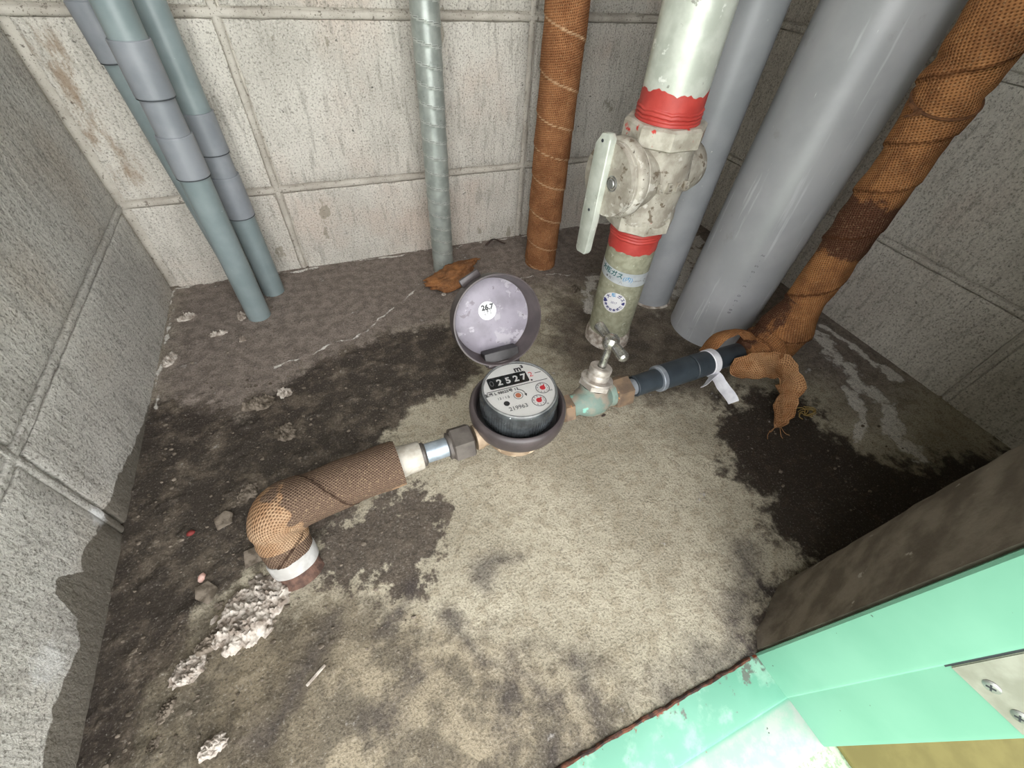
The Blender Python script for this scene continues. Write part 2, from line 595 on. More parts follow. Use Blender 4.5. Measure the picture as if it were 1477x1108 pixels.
M['seam'] = simple('seam_dark', srgb(52, 56, 60), None, .7, bump=0)
M['pvc_grey'] = simple('pvc_grey', srgb(158, 162, 168), srgb(146, 150, 157), .33, scale=14, bump=.04, bscale=40, spot=(srgb(205, 206, 206), 190, .735))
def streak_pvc():
    t = NT('pvc_grey_streaked')
    p = t.coord('World')
    ps = t.mapping(p, (1, 1, .05))
    col = t.mix(t.sstep(t.noise(p, 14, 5), .35, .65), srgb(160, 161, 163), srgb(148, 150, 152))
    col = t.mix(t.math('MULTIPLY', t.sstep(t.noise(ps, 130, 4, .6), .60, .72), .6), col, srgb(190, 192, 194))
    col = t.mix(t.sstep(t.noise(t.mapping(p, (1, 1, .12), loc=(3, 3, 3)), 220, 4, .6), .71, .75), col, srgb(212, 212, 210))
    col = t.mix(t.math('MULTIPLY', t.sstep(t.noise(t.mapping(p, loc=(5, 1, 2)), 30, 5, .6), .62, .72), .4), col, srgb(128, 128, 122))
    return t.done(col, .30, 0, t.bump(t.noise(ps, 90, 3), .06, .001))
M['pvc_grey'] = streak_pvc()
M['pvc_small'] = simple('pvc_grey_scuffed', srgb(148, 150, 152), srgb(136, 139, 141), .4, scale=20, bump=.05, bscale=60, spot=(srgb(214, 213, 208), 110, .70))
M['spiral'] = simple('galvanised_spiral', srgb(164, 171, 164), srgb(146, 154, 148), .36, .2, scale=50, bump=.08, bscale=120, spot=(srgb(110, 114, 110), 60, .68))
def spiral_mat():
    t = NT('galvanised_spiral')
    p = t.coord('World')
    col = t.mix(t.sstep(t.noise(p, 60, 6), .35, .65), srgb(160, 166, 160), srgb(138, 145, 139))
    e = t.attr('edge')
    col = t.mix(t.math('MULTIPLY', t.sstep(e, .3, .55), .5), col, srgb(214, 218, 212))  # crescent highlight of each turn put into the colour
    col = t.mix(t.math('MULTIPLY', t.sstep(e, .7, .95), .85), col, srgb(92, 96, 92))
    col = t.mix(t.sstep(t.noise(p, 130, 5, .6), .66, .72), col, srgb(108, 111, 106))
    return t.done(col, .36, .3, t.bump(t.noise(p, 120, 4), .1, .0008))
M['spiral'] = spiral_mat()
M['gas_up'] = simple('galvanised_white', srgb(206, 211, 200), srgb(186, 192, 180), .4, .25, scale=60, bump=.15, bscale=200, spot=[(srgb(140, 142, 132), 75, .66), (srgb(235, 238, 230), 55, .64)])
M['gas_low'] = simple('galvanised_olive', srgb(158, 158, 136), srgb(136, 136, 114), .6, .15, scale=120, bump=.35, bscale=420, spot=(srgb(180, 180, 162), 200, .62))
M['cast'] = simple('valve_cast_white', srgb(178, 173, 160), srgb(146, 139, 126), .6, .1, scale=60, bump=.8, bscale=240, spot=[(srgb(198, 194, 184), 45, .58), (srgb(112, 101, 86), 75, .58), (srgb(84, 76, 66), 160, .66)])
M['cast_red'] = simple('valve_cast_red_flecked', srgb(190, 186, 172), srgb(156, 150, 136), .6, .1, scale=70, bump=.5, bscale=260, spot=[(srgb(190, 62, 54), 75, .60), (srgb(132, 122, 106), 110, .64)])
M['red'] = simple('red_lead_paint', srgb(182, 68, 60), srgb(164, 54, 48), .5, scale=50, bump=.3, bscale=240, spot=(srgb(228, 150, 136), 150, .70))
M['steel'] = simple('screw_steel', srgb(168, 168, 166), srgb(128, 126, 122), .35, .8, scale=120, bump=.1)
M['chrome'] = simple('worn_chrome', srgb(196, 196, 190), srgb(150, 148, 140), .26, .85, scale=160, bump=.15, bscale=400, spot=(srgb(120, 115, 104), 260, .62))
M['gland'] = simple('dull_nickel', srgb(196, 190, 182), srgb(162, 154, 144), .45, .45, scale=120, bump=.3, bscale=400)
M['verdigris'] = simple('verdigris_brass', srgb(108, 126, 116), srgb(142, 132, 118), .7, .1, scale=45, bump=.5, bscale=300, spot=[(srgb(122, 178, 162), 70, .60), (srgb(116, 102, 82), 90, .64)], lo=.42, hi=.58)
M['brass_nut'] = simple('tarnished_brass_nut', srgb(138, 116, 94), srgb(108, 92, 78), .55, .3, scale=70, bump=.3, bscale=300, spot=(srgb(196, 140, 92), 110, .62))
M['brass'] = simple('meter_brass', srgb(164, 145, 122), srgb(138, 118, 96), .6, .15, scale=80, bump=.6, bscale=380, spot=(srgb(222, 204, 176), 90, .6))
M['nut_dark'] = simple('dark_tail_nut', srgb(98, 92, 86), srgb(78, 72, 68), .5, .3, scale=60, bump=.3, bscale=300)
M['galv_nipple'] = simple('galvanised_nipple', srgb(168, 180, 190), srgb(140, 150, 158), .4, .5, scale=70, bump=.15, bscale=200)
M['tape_white'] = simple('dirty_white_tape', srgb(184, 179, 168), srgb(158, 151, 138), .7, scale=90, bump=.35, bscale=300, spot=(srgb(132, 120, 104), 130, .66))
M['band_white'] = simple('white_band', srgb(184, 183, 180), srgb(158, 156, 151), .55, scale=80, bump=.4, bscale=160)
M['paper'] = simple('white_plastic_tape', srgb(232, 232, 236), srgb(206, 206, 212), .5, scale=70, bump=.2, bscale=200)
M['black_sleeve'] = simple('blue_black_pipe', srgb(56, 64, 70), srgb(42, 49, 55), .45, scale=40, bump=.12, bscale=160, spot=(srgb(120, 130, 134), 210, .72))
M['clip'] = simple('grey_ring', srgb(150, 156, 162), srgb(120, 126, 134), .35, .3, scale=60, bump=.1)
M['shroud'] = simple('meter_shroud_brown', srgb(76, 68, 68), srgb(62, 56, 56), .4, scale=40, bump=.12, bscale=300, spot=(srgb(136, 124, 122), 150, .72))
M['well'] = simple('meter_well_black', srgb(38, 36, 36), srgb(54, 52, 52), .5, scale=60, bump=.2)
M['bezel'] = simple('meter_bezel', srgb(62, 66, 68), srgb(44, 46, 48), .25, scale=80, bump=.15, bscale=300, spot=(srgb(170, 176, 180), 220, .69))
M['bezel_rim'] = simple('meter_bezel_rim', srgb(120, 122, 120), srgb(86, 88, 88), .3, scale=80, bump=.1)
M['dial'] = simple('meter_dial', srgb(250, 249, 246), srgb(244, 243, 239), .4, scale=60, bump=0)
M['counter'] = simple('counter_window', srgb(30, 34, 34), srgb(52, 56, 56), .25, scale=220, bump=0, spot=(srgb(120, 122, 118), 150, .68))
M['ink'] = simple('black_ink', srgb(44, 44, 46), None, .6, bump=0)
M['ink_soft'] = simple('grey_ink', srgb(104, 104, 106), None, .6, bump=0)
M['digit'] = simple('white_digit', srgb(240, 240, 238), None, .5, bump=0)
M['dial_red'] = simple('dial_red', srgb(222, 60, 70), None, .5, bump=0)
M['dial_orange'] = simple('dial_star', srgb(206, 128, 96), None, .5, bump=0)
M['lid_in'] = simple('lid_inner', srgb(136, 131, 140), srgb(116, 111, 119), .55, scale=35, bump=.2, bscale=200, spot=[(srgb(152, 148, 154), 50, .55), (srgb(108, 101, 108), 90, .60)])
M['sticker'] = simple('white_sticker', srgb(214, 214, 214), None, .5, bump=0)
M['foil'] = simple('silver_label', srgb(200, 206, 208), srgb(182, 188, 192), .3, .3, scale=80, bump=.05)
M['ink_green'] = simple('green_ink', srgb(34, 92, 92), None, .6, bump=0)
M['ink_navy'] = simple('navy_ink', srgb(52, 56, 110), None, .6, bump=0)
M['ink_blue'] = simple('blue_ink', srgb(40, 140, 190), None, .6, bump=0)
M['leaf'] = simple('dead_leaf', srgb(70, 52, 44), srgb(44, 34, 30), .8, scale=150)
M['fiber'] = simple('yellow_fibre', srgb(150, 126, 70), None, .8, bump=0)
M['string'] = simple('brown_twine', srgb(110, 72, 42), srgb(80, 50, 28), .9, scale=200)
M['redchip'] = simple('red_chip', srgb(122, 44, 40), None, .7)
M['pink'] = simple('pink_pebble', srgb(206, 160, 146), srgb(220, 190, 180), .8, scale=300)
M['hinge'] = simple('painted_hinge_plate', srgb(166, 164, 153), srgb(144, 142, 130), .45, .3, scale=60, bump=.1, spot=(srgb(140, 132, 112), 90, .66))

def green_mat(name, base, base2, chips):
    t = NT(name)
    p = t.coord('World')
    col = t.mix(t.sstep(t.noise(p, 14, 4), .35, .65), base, base2)
    if chips:
        n = t.noise(p, 70, 7, .65)
        x, y, z = t.sep(p)
        edge = t.sstep(y, -.062, -.024, .0, .14)
        corner = t.sstep(x, .17, .25, 0, .10)
        col = t.mix(t.sstep(t.noise(p, 36, 6, .6), .50, .66), col, srgb(128, 168, 148))
        col = t.mix(t.sstep(t.math('ADD', n, t.math('ADD', edge, corner)), .72, .78), col, srgb(92, 98, 90))
        rust = t.sstep(t.math('ADD', t.noise(p, 120, 6, .65), t.sstep(y, -.034, -.026, 0, .2)), .72, .80)
        col = t.mix(rust, col, srgb(120, 58, 36))
        pale = t.sstep(y, -.064, -.060, 1, 0)  # outer strip painted paler, standing in for overexposure by outdoor light
        col = t.mix(t.math('MULTIPLY', pale, .8), col, t.mix(t.sstep(n, .4, .6), srgb(158, 157, 152), srgb(136, 158, 144)))
    col = t.mix(t.sstep(t.noise(t.mapping(p, loc=(2, 3, 4)), 120, 3, .6), .735, .745), col, srgb(60, 72, 64))
    b = t.bump(t.noise(p, 60, 3), .08, .002)
    return t.done(col, .42, 0, b, .4)
M['green'] = green_mat('green_door_paint', srgb(112, 164, 140), srgb(104, 157, 133), False)
M['green_sill'] = green_mat('green_sill_paint', srgb(100, 154, 132), srgb(90, 145, 122), True)
M['rust_seal'] = simple('rusty_edge', srgb(96, 58, 40), srgb(40, 28, 24), .95, scale=160, bump=1, bscale=400)
def apron_mat():
    t = NT('speckled_walkway')
    p = t.coord('World')
    n = t.noise(p, 160, 5, .7)
    return t.done(t.mix(t.sstep(n, .45, .6), srgb(168, 190, 160), srgb(128, 150, 120)), .8, 0, t.bump(n, .4, .001))
M['walkway'] = apron_mat()
M['mat_olive'] = simple('olive_mat', srgb(112, 106, 58), srgb(102, 96, 50), .85, scale=40, bump=.1)

# ------------------------------------------------------------------ the shaft: walls, floor, ceiling, door frame
XL, XR, YB, ZT = -0.2650, 0.7345, 0.7094, 1.30

def block_geo(o, ud, nd, u0, u1, z0, z1, seed):
    """one concrete block face with uneven rounded arrises; o origin, ud along wall, nd out of the wall"""
    nu = max(3, int((u1 - u0) / .012)); nz = max(3, int((z1 - z0) / .012))
    us = [u0, u0 + .0012] + [u0 + .004 + (u1 - u0 - .008) * i / nu for i in range(nu + 1)] + [u1 - .0012, u1]
    zs = [z0, z0 + .0012] + [z0 + .004 + (z1 - z0 - .008) * i / nz for i in range(nz + 1)] + [z1 - .0012, z1]
    V, F = [], []
    W, H = len(us), len(zs)
    for j, z in enumerate(zs):
        for i, u in enumerate(us):
            e = min(i, j, W - 1 - i, H - 1 - j)
            q = Vector((u * 40 + seed * 9.3, z * 40, seed))
            d = .0005 * mnoise.noise(q) + .0004 * mnoise.noise(q * 3)
            if e == 0: d = -.012
            elif e == 1: d -= .0011 + .0008 * mnoise.noise(q * 2.2)
            if e <= 1:
                jz = .0011 * mnoise.noise(q * 1.3 + Vector((5, 0, 0))); ju = .0011 * mnoise.noise(q * 1.3 + Vector((0, 5, 0)))
            else: jz = ju = 0
            V.append(o + ud * (u + ju) + Vector((0, 0, z + jz)) + nd * d)
    for j in range(H - 1):
        for i in range(W - 1):
            F.append((j * W + i, j * W + i + 1, (j + 1) * W + i + 1, (j + 1) * W + i))
    return V, F

def block_wall(name, o, ud, nd, ulim, ujoints, zjoints, mat):
    o, ud, nd = Vector(o), Vector(ud), Vector(nd)
    a = o + ud * (ulim[0] - .012) - nd * .0045
    b = o + ud * (ulim[1] + .012) - nd * .0045
    c = b - nd * .06; d = a - nd * .06
    z0, z1 = -.02, ZT
    # mortar sheet with slight waviness, thick slab behind
    n, m = 90, 90
    V, F = [], []
    for j in range(m + 1):
        for i in range(n + 1):
            p = a.lerp(b, i / n) + Vector((0, 0, z0 + (z1 - z0) * j / m))
            V.append(p + nd * (.0008 * mnoise.noise(p * 55)))
    for j in range(m):
        for i in range(n):
            F.append((j * (n + 1) + i, j * (n + 1) + i + 1, (j + 1) * (n + 1) + i + 1, (j + 1) * (n + 1) + i))
    k = len(V)
    V += [d + Vector((0, 0, z0)), c + Vector((0, 0, z0)), c + Vector((0, 0, z1)), d + Vector((0, 0, z1))]
    F.append((k + 3, k + 2, k + 1, k))
    w = mk(name, V, F, M['mortar'])
    tag(w, kind='structure')
    g = .0050
    def bead(p0, p1, side, gap):
        # slightly convex tooled joint that leaves a hairline crack on one side
        L = (p1 - p0).length
        n_ = max(2, int(L / .005))
        V, F = [], []
        sd = p0.x * 31 + p0.z * 17
        for i in range(n_ + 1):
            p = p0.lerp(p1, i / n_)
            q = p * 70 + Vector((sd, 0, 0))
            lo = -g - .0012
            hi = g - gap * (.55 + 1.1 * mnoise.noise(q * .5)) + .0008 * mnoise.noise(q * 1.9)
            for k in range(7):
                f = k / 6
                d = -.0016 + (.0020 if name == 'wall_back' else .0010) * (1 - (2 * f - 1) ** 2) + .0007 * mnoise.noise(q * 1.4 + Vector((0, 0, k)))
                if k in (0, 6): d -= .004
                V.append(p + side * (lo + (hi - lo) * f) + nd * d)
        for i in range(n_):
            for k in range(6):
                F.append((i * 7 + k, i * 7 + k + 1, (i + 1) * 7 + k + 1, (i + 1) * 7 + k))
        return mk('mortar_joint', V, F, M['mortar'] if name == 'wall_back' else mat, w, 60)
    for z in zjoints:
        if z < ZT: bead(o + ud * ulim[0] + Vector((0, 0, z)), o + ud * ulim[1] + Vector((0, 0, z)), Vector((0, 0, 1)), .0016)
    for u in ujoints:
        if ulim[0] < u < ulim[1]: bead(o + ud * u + Vector((0, 0, -.02)), o + ud * u + Vector((0, 0, ZT)), ud, .0014)
    us = [ulim[0]] + [u for u in ujoints if ulim[0] < u < ulim[1]] + [ulim[1]]
    zs = [-.02] + [z for z in zjoints if z < ZT] + [ZT]
    s = 0
    flip = ud.cross(Vector((0, 0, 1))).dot(nd) < 0
    for j in range(len(zs) - 1):
        for i in range(len(us) - 1):
            u0 = us[i] + (g if i else .007); u1 = us[i + 1] - (g if i < len(us) - 2 else .007)
            zz0 = zs[j] + (g if j else 0); zz1 = zs[j + 1] - (g if j < len(zs) - 2 else 0)
            if u1 - u0 < .03: continue
            s += 1
            V, F = block_geo(o, ud, nd, u0, u1, zz0, zz1, s + o.x * 7)
            if flip: F = [tuple(reversed(f)) for f in F]
            mk('concrete_block', V, F, mat, w, 50)
    return w

ZJ = [.1315 + .2 * i for i in range(6)]
wb = block_wall('wall_back', (0, YB, 0), (1, 0, 0), (0, -1, 0), (XL, XR), [-.0700, .3290], [.1320 + .1992 * i for i in range(6)], M['block_back'])
tag(wb, 'pale concrete block wall behind the upright pipes')
wl = block_wall('wall_left', (XL, 0, 0), (0, 1, 0), (1, 0, 0), (-.10, YB), [.292], [.130 + .2 * i for i in range(6)], M['block_left'])
tag(wl, 'grey concrete block wall with a damp dark foot, left of the meter')
wr = block_wall('wall_right', (XR, 0, 0), (0, 1, 0), (-1, 0, 0), (-.10, YB), [.112, .512], [.1385 + .1965 * i for i in range(6)], M['block_right'])
tag(wr, 'dim concrete block wall behind the brown wrapped riser')

# front wall stub right of the opening, its reveal packed with rough plaster
fp = [(.252, -.0230), (.268, -.0165), (.285, -.0095), (.305, .0005), (.322, .0075), (.337, .0112), (XR + .03, .0135), (XR + .03, -.092), (.300, -.092), (.290, -.088), (.270, -.05)]
V, F = [], []
nz = 130
for j in range(nz + 1):
    z = -.02 + (ZT + .02) * j / nz
    for i, (x, y) in enumerate(fp):
        k = 1.0 if 1 <= i <= 5 else 0.0
        q = Vector((x * 50, y * 50, z * 50))
        flare = .010 * math.exp(-max(z, 0) / .012) * (1 if 1 <= i <= 4 else 0)
        V.append(Vector((x + .0016 * k * mnoise.noise(q) - flare * .8, y + .0016 * k * mnoise.noise(q * 1.3) + flare * .4, z)))
n = len(fp)
for j in range(nz):
    for i in range(n):
        F.append((j * n + i, (j + 1) * n + i, (j + 1) * n + (i + 1) % n, j * n + (i + 1) % n))
F.append(tuple(range(n))); F.append(tuple(reversed(range(nz * n, nz * n + n))))
wf = mk('wall_front', V, F, M['plaster'])
tag(wf, 'rough grey plastered front wall return beside the green door frame', kind='structure')
ce = mkbm('ceiling', boxg((XL - .06, -.16, ZT), (XR + .06, YB + .06, ZT + .05)), M['plaster'], smooth=0)
tag(ce, 'concrete ceiling of the pipe shaft', kind='structure')

# ---- floor with stain fields
def vnoise(x, y, seed):
    xi = np.floor(x).astype(np.int64); yi = np.floor(y).astype(np.int64)
    xf = x - xi; yf = y - yi
    def h(a, b):
        n_ = (a * 374761393 + b * 668265263 + seed * 974634777) & 0x7fffffff
        n_ = ((n_ ^ (n_ >> 13)) * 1274126177) & 0x7fffffff
        return ((n_ ^ (n_ >> 16)) & 0xffff) / 65535.0
    u = xf * xf * (3 - 2 * xf); v = yf * yf * (3 - 2 * yf)
    return (h(xi, yi) * (1 - u) + h(xi + 1, yi) * u) * (1 - v) + (h(xi, yi + 1) * (1 - u) + h(xi + 1, yi + 1) * u) * v
def fbm(x, y, f, seed, octv=5):
    s = 0; a = .5; t = 0
    for i in range(octv):
        s = s + a * vnoise(x * f, y * f, seed + i); t += a; a *= .55; f *= 2.03
    return s / t
def sdf(poly, X, Y):
    d = np.full(X.shape, 1e9); ins = np.zeros(X.shape, bool)
    n_ = len(poly)
    for i in range(n_):
        ax, ay = poly[i]; bx, by = poly[(i + 1) % n_]
        ex, ey = bx - ax, by - ay
        tt = np.clip(((X - ax) * ex + (Y - ay) * ey) / (ex * ex + ey * ey + 1e-12), 0, 1)
        d = np.minimum(d, np.hypot(X - ax - tt * ex, Y - ay - tt * ey))
        c = ((ay > Y) != (by > Y)) & (X < (bx - ax) * (Y - ay) / (by - ay + 1e-12) + ax)
        ins ^= c
    return np.where(ins, -d, d)
def line_d(pts, X, Y):
    d = np.full(X.shape, 1e9)
    for (ax, ay), (bx, by) in zip(pts, pts[1:]):
        ex, ey = bx - ax, by - ay
        tt = np.clip(((X - ax) * ex + (Y - ay) * ey) / (ex * ex + ey * ey + 1e-12), 0, 1)
        d = np.minimum(d, np.hypot(X - ax - tt * ex, Y - ay - tt * ey))
    return d

POLY = dict(
dust=[(-0.281, 0.40), (-0.2, 0.36), (-0.122, 0.38), (-0.049, 0.42), (0.035, 0.46), (0.126, 0.48), (0.225, 0.515), (0.316, 0.517), (0.386, 0.495), (0.44, 0.417), (0.566, 0.438), (0.58, 0.28), (0.60, 0.13), (0.786, 0.16), (0.767, 0.331), (0.797, 0.707), (0.77, 0.83), (0.377, 0.787), (-0.071, 0.773), (-0.281, 0.766)],
wet=[(-0.27, 0.465), (-0.201, 0.432), (-0.163, 0.402), (-0.123, 0.435), (-0.061, 0.467), (0.03, 0.498), (0.114, 0.496), (0.157, 0.456), (0.129, 0.374), (0.072, 0.348), (0.027, 0.346), (-0.005, 0.317), (0.01, 0.271), (-0.046, 0.259), (-0.085, 0.224), (-0.119, 0.208), (-0.16, 0.203), (-0.187, 0.183), (-0.206, 0.162), (-0.225, 0.135), (-0.233, 0.111), (-0.239, 0.094), (-0.29, 0.08), (-0.29, 0.227), (-0.29, 0.352)],
mid=[(0.316, 0.517), (0.377, 0.457), (0.48, 0.423), (0.49, 0.363), (0.478, 0.253), (0.402, 0.238), (0.321, 0.254), (0.29, 0.291), (0.257, 0.33), (0.244, 0.394)],
dark=[(0.38, 0.184), (0.422, 0.212), (0.482, 0.223), (0.54, 0.196), (0.522, 0.145), (0.544, 0.08), (0.594, 0.051), (0.678, 0.042), (0.783, 0.015), (0.668, -0.026), (0.439, -0.029), (0.322, -0.03), (0.269, -0.03), (0.245, -0.025), (0.285, 0.004), (0.354, 0.026), (0.351, 0.071), (0.357, 0.109)],
patch=[(-0.018, 0.231), (0.017, 0.236), (0.03, 0.201), (0.02, 0.154), (-0.015, 0.134), (-0.041, 0.135), (-0.05, 0.154), (-0.091, 0.164), (-0.097, 0.2), (-0.085, 0.224), (-0.058, 0.226)],
olive=[(-0.121, 0.157), (-0.086, 0.162), (-0.019, 0.117), (0.042, 0.069), (0.079, 0.033), (0.123, -0.005), (0.099, -0.034), (0.037, -0.048), (-0.18, 0.023), (-0.19, 0.077), (-0.169, 0.112), (-0.149, 0.14)],
left=[(-0.187, 0.193), (-0.121, 0.168), (-0.075, 0.143), (-0.085, 0.11), (-0.115, 0.088), (-0.120, 0.059), (-0.130, 0.037), (-0.279, 0.064), (-0.28, 0.122), (-0.237, 0.169)])
FEATH = dict(dust=.07, wet=.035, mid=.05, dark=.05, patch=.030, olive=.05, left=.05)
EFF = [([(0.663, 0.288), (0.666, 0.243), (0.656, 0.192), (0.635, 0.143), (0.608, 0.102), (0.606, 0.068)], .018),
       ([(0.706, 0.283), (0.711, 0.228), (0.706, 0.167)], .010), ([(0.614, 0.17), (0.577, 0.125), (0.55, 0.1)], .010),
       ([(0.53, 0.452), (0.563, 0.484), (0.631, 0.538), (0.683, 0.592)], .026), ([(0.35, 0.456), (0.402, 0.534)], .018),
       ([(-0.122, 0.474), (-0.029, 0.502), (0.038, 0.538), (0.10, 0.60)], .0035), ([(0.20, .545), (0.259, 0.567), (0.339, 0.565), (0.407, 0.532)], .004),
       ([(-.262, .70), (-.262, .45)], .004), ([(-.262, .706), (.735, .706)], .005)]
SOOT = [([(0.068, -0.013), (0.054, -0.016)], .020), ([(0.081, 0.131), (0.049, 0.123)], .016), ([(0.004, 0.108), (0.024, 0.055), (0.07, 0.016)], .014),
        ([(-0.089, 0.133), (-0.125, 0.094), (-0.145, 0.075)], .016), ([(.10, .03), (.09, .0)], .02), ([(.16, -.018), (.235, -.008), (.27, .02), (.30, .045)], .030), ([(.05, .05), (.02, .015)], .018), ([(-.03, .075), (-.06, .05)], .02), ([(-.05, .11), (-.02, .14)], .012)]
nx, ny = 596, 434
gx = np.linspace(XL - .008, XR + .008, nx); gy = np.linspace(-.0285, YB + .008, ny)
X, Y = np.meshgrid(gx, gy)
wx = X + .03 * (fbm(X, Y, 22, 3) - .5); wy = Y + .03 * (fbm(X, Y, 22, 9) - .5)
fld = {}
for k, pl in POLY.items():
    fld[k] = np.clip(.5 - sdf(pl, wx, wy) / (2 * FEATH[k]), 0, 1)
e = np.zeros(X.shape)
for pts, w in EFF: e = np.maximum(e, np.clip((.80 if w > .008 else .58) - .5 * line_d(pts, wx, wy) / w, 0, 1))
fld['eff'] = e
e = np.zeros(X.shape)
for pts, w in SOOT: e = np.maximum(e, np.clip(.72 - .5 * line_d(pts, wx, wy) / w, 0, 1))
fld['soot'] = e
Z = .0012 * (fbm(X, Y, 14, 21) - .5) + .0008 * (fbm(X, Y, 90, 5) - .5)
dirt = np.clip(fld['wet'] * 1.2 + fld['left'] * .7 + .3 * fld['dust'], 0, 1)
Z += dirt * .0045 * np.clip(fbm(X, Y, 75, 31) - .56, 0, 1) * 2.5
Z += fld['dark'] * .004 * np.clip(fbm(X, Y, 60, 41) - .55, 0, 1)
Z += np.where(fld['eff'] > .45, .0025 * np.clip(fbm(X, Y, 170, 51) - .35, 0, 1), 0)
Z -= .0010 * np.clip(fld['patch'] - .5, 0, .2) * 5
# cracked rim of the dirt crust running from the elbow riser down to the left
cr = line_d([(-.165, .30), (-.18, .235), (-.19, .20), (-.205, .165), (-.222, .13), (-.232, .09)], wx, wy)
Z += .0035 * np.exp(-(cr / .012) ** 2) * np.clip(fbm(X, Y, 55, 61) * 1.6 - .3, 0, 1)
fv = np.stack([X.ravel(), Y.ravel(), Z.ravel()], 1)
ids = np.arange(nx * ny).reshape(ny, nx)
ff = np.stack([ids[:-1, :-1].ravel(), ids[:-1, 1:].ravel(), ids[1:, 1:].ravel(), ids[1:, :-1].ravel()], 1)
fl = mk('floor', fv.tolist(), ff.tolist(), M['floor'], None, 0, None, {k: v.ravel() for k, v in fld.items()})
fl.data.polygons.foreach_set('use_smooth', [True] * len(fl.data.polygons))
tag(fl, 'stained damp concrete floor of the meter recess', kind='structure')

# ---- green steel door frame: sill and jamb share one profile (depth y, offset d)
tr = thing('trim_1', (.10, -.06, 0), 'chipped mint green steel door frame at the front of the recess', None, None, 'structure')
prof = [(-.0250, .000), (-.0268, -.0012), (-.0572, .0022), (-.0590, .0030), (-.0602, .0048), (-.0930, .0098), (-.0962, .0112), (-.0975, .0150), (-.0975, .045), (-.0250, .045)]
def sweep(mapf, ts):
    V, F = [], []
    n_ = len(prof)
    for t_ in ts:
        for (y, d) in prof: V.append(Vector(mapf(t_, y, d)))
    for j in range(len(ts) - 1):
        for i in range(n_):
            F.append((j * n_ + i, j * n_ + (i + 1) % n_, (j + 1) * n_ + (i + 1) % n_, (j + 1) * n_ + i))
    F.append(tuple(reversed(range(n_)))); F.append(tuple(range((len(ts) - 1) * n_, len(ts) * n_)))
    return V, F
X0 = .2480
V, F = sweep(lambda t_, y, d: (X0 + d if t_ == 1 else -.30, y, -d), [0, 1])
mk('sill', V, F, M['green_sill'], tr, 25)
V, F = sweep(lambda t_, y, d: (X0 + d, y, -d if t_ == 0 else ZT), [0, 1])
F = [tuple(reversed(f)) for f in F]
jb = mk('jamb', V, F, M['green'], tr, 25)
# rusty broken sealant line between floor slab and sill
pth = [Vector((-.26 + .0045 * i, -.0258 + .0010 * mnoise.noise(Vector((i * .4, 0, 0))), .0008)) for i in range(112)]
V, F, U, A = tube(pth, lambda s, th: .0016 * (1 + .8 * mnoise.noise(Vector((s * 160, math.cos(th), math.sin(th))))), 8)
mk('rusty_sealant', V, F, M['rust_seal'], tr)
# hinge plate let into the jamb, two cross-head screws
hx = X0 + .0048
def jx(y): return X0 + .0048 + (-.0602 - y) / .0328 * .005
bm = bmesh.new()
y0, y1, z0, z1 = -.0610, -.0945, .158, .265
q = [(jx(y0) - .0012, y0, z0), (jx(y1) - .0012, y1, z0), (jx(y1) - .0012, y1, z1), (jx(y0) - .0012, y0, z1)]
fr = [bm.verts.new(v) for v in q]; bk = [bm.verts.new((v[0] + .003, v[1], v[2])) for v in q]
bm.faces.new(fr); bm.faces.new(list(reversed(bk)))
for i in range(4): bm.faces.new((fr[i], bk[i], bk[(i + 1) % 4], fr[(i + 1) % 4]))
bmesh.ops.bevel(bm, geom=list(bm.edges), offset=.0006, segments=2, affect='EDGES')
hp = mkbm('hinge_plate', bm, M['hinge'], tr)
lip = mkbm('hinge_gap_shadow', boxg((jx(y0) - .0006, y0 + .0002, z0 - .003), (jx(y0) + .004, y0 + .0018, z1)), M['seam'], tr, 0)  # dark strip standing in for the shadow in the recess gap
for (sy, sz) in ((-.0725, .1690), (-.0865, .1670), (-.0700, .235), (-.0850, .235)):
    c = Vector((jx(sy) - .0012, sy, sz))
    ax = Vector((-1, -.15, 0)).normalized()
    g = lathe([(0, .0012), (.0022, .0011), (.0036, .0003), (.0038, -.001)], c, ax, 24)
    sc_ = mk('screw', g[0], g[1], M['steel'], hp)
    u, w, _ = basis(ax)
    bm = bmesh.new()
    for a in (PI / 5, PI / 5 + PI / 2):
        e1 = u * math.cos(a) + w * math.sin(a)
        Mx = Matrix((e1, ax.cross(e1), ax)).transposed().to_4x4()
        Mx.translation = c + ax * .0011
        b2 = boxg((-.0019, -.0004, -.0004), (.0019, .0004, .0003), M=Mx)
        me = bpy.data.meshes.new('x'); b2.to_mesh(me); b2.free(); bm.from_mesh(me); bpy.data.meshes.remove(me)
    cross = mkbm('screw_slot', bm, M['seam'], None, 0)
    cross.parent = hp; cross.location = -wpos(hp)

# walkway outside, lower than the sill, with an olive mat
wk = mkbm('floor_2', boxg((-1.2, -1.6, -.14), (1.6, -.105, -.11)), M['walkway'], smooth=0)
tag(wk, 'speckled pale green walkway outside the door frame', kind='structure')
mt = mkbm('door_mat', boxg((.330, -.60, -.11), (.85, -.118, -.104), .002), M['mat_olive'])
tag(mt, 'plain olive mat on the walkway outside the green door frame', 'mat')

# ------------------------------------------------------------------ upright pipes at the back
def pipe_piece(name, a, b, r, mat, parent, seg=40, lip=0.0):
    V, F, U, A = tube([Vector(a), Vector(b)], r, seg)
    return mk(name, V, F, mat, parent, 40, U)

def lerp3(a, b, z):
    a, b = Vector(a), Vector(b)
    t = (z - a.z) / (b.z - a.z)
    return a.lerp(b, t)

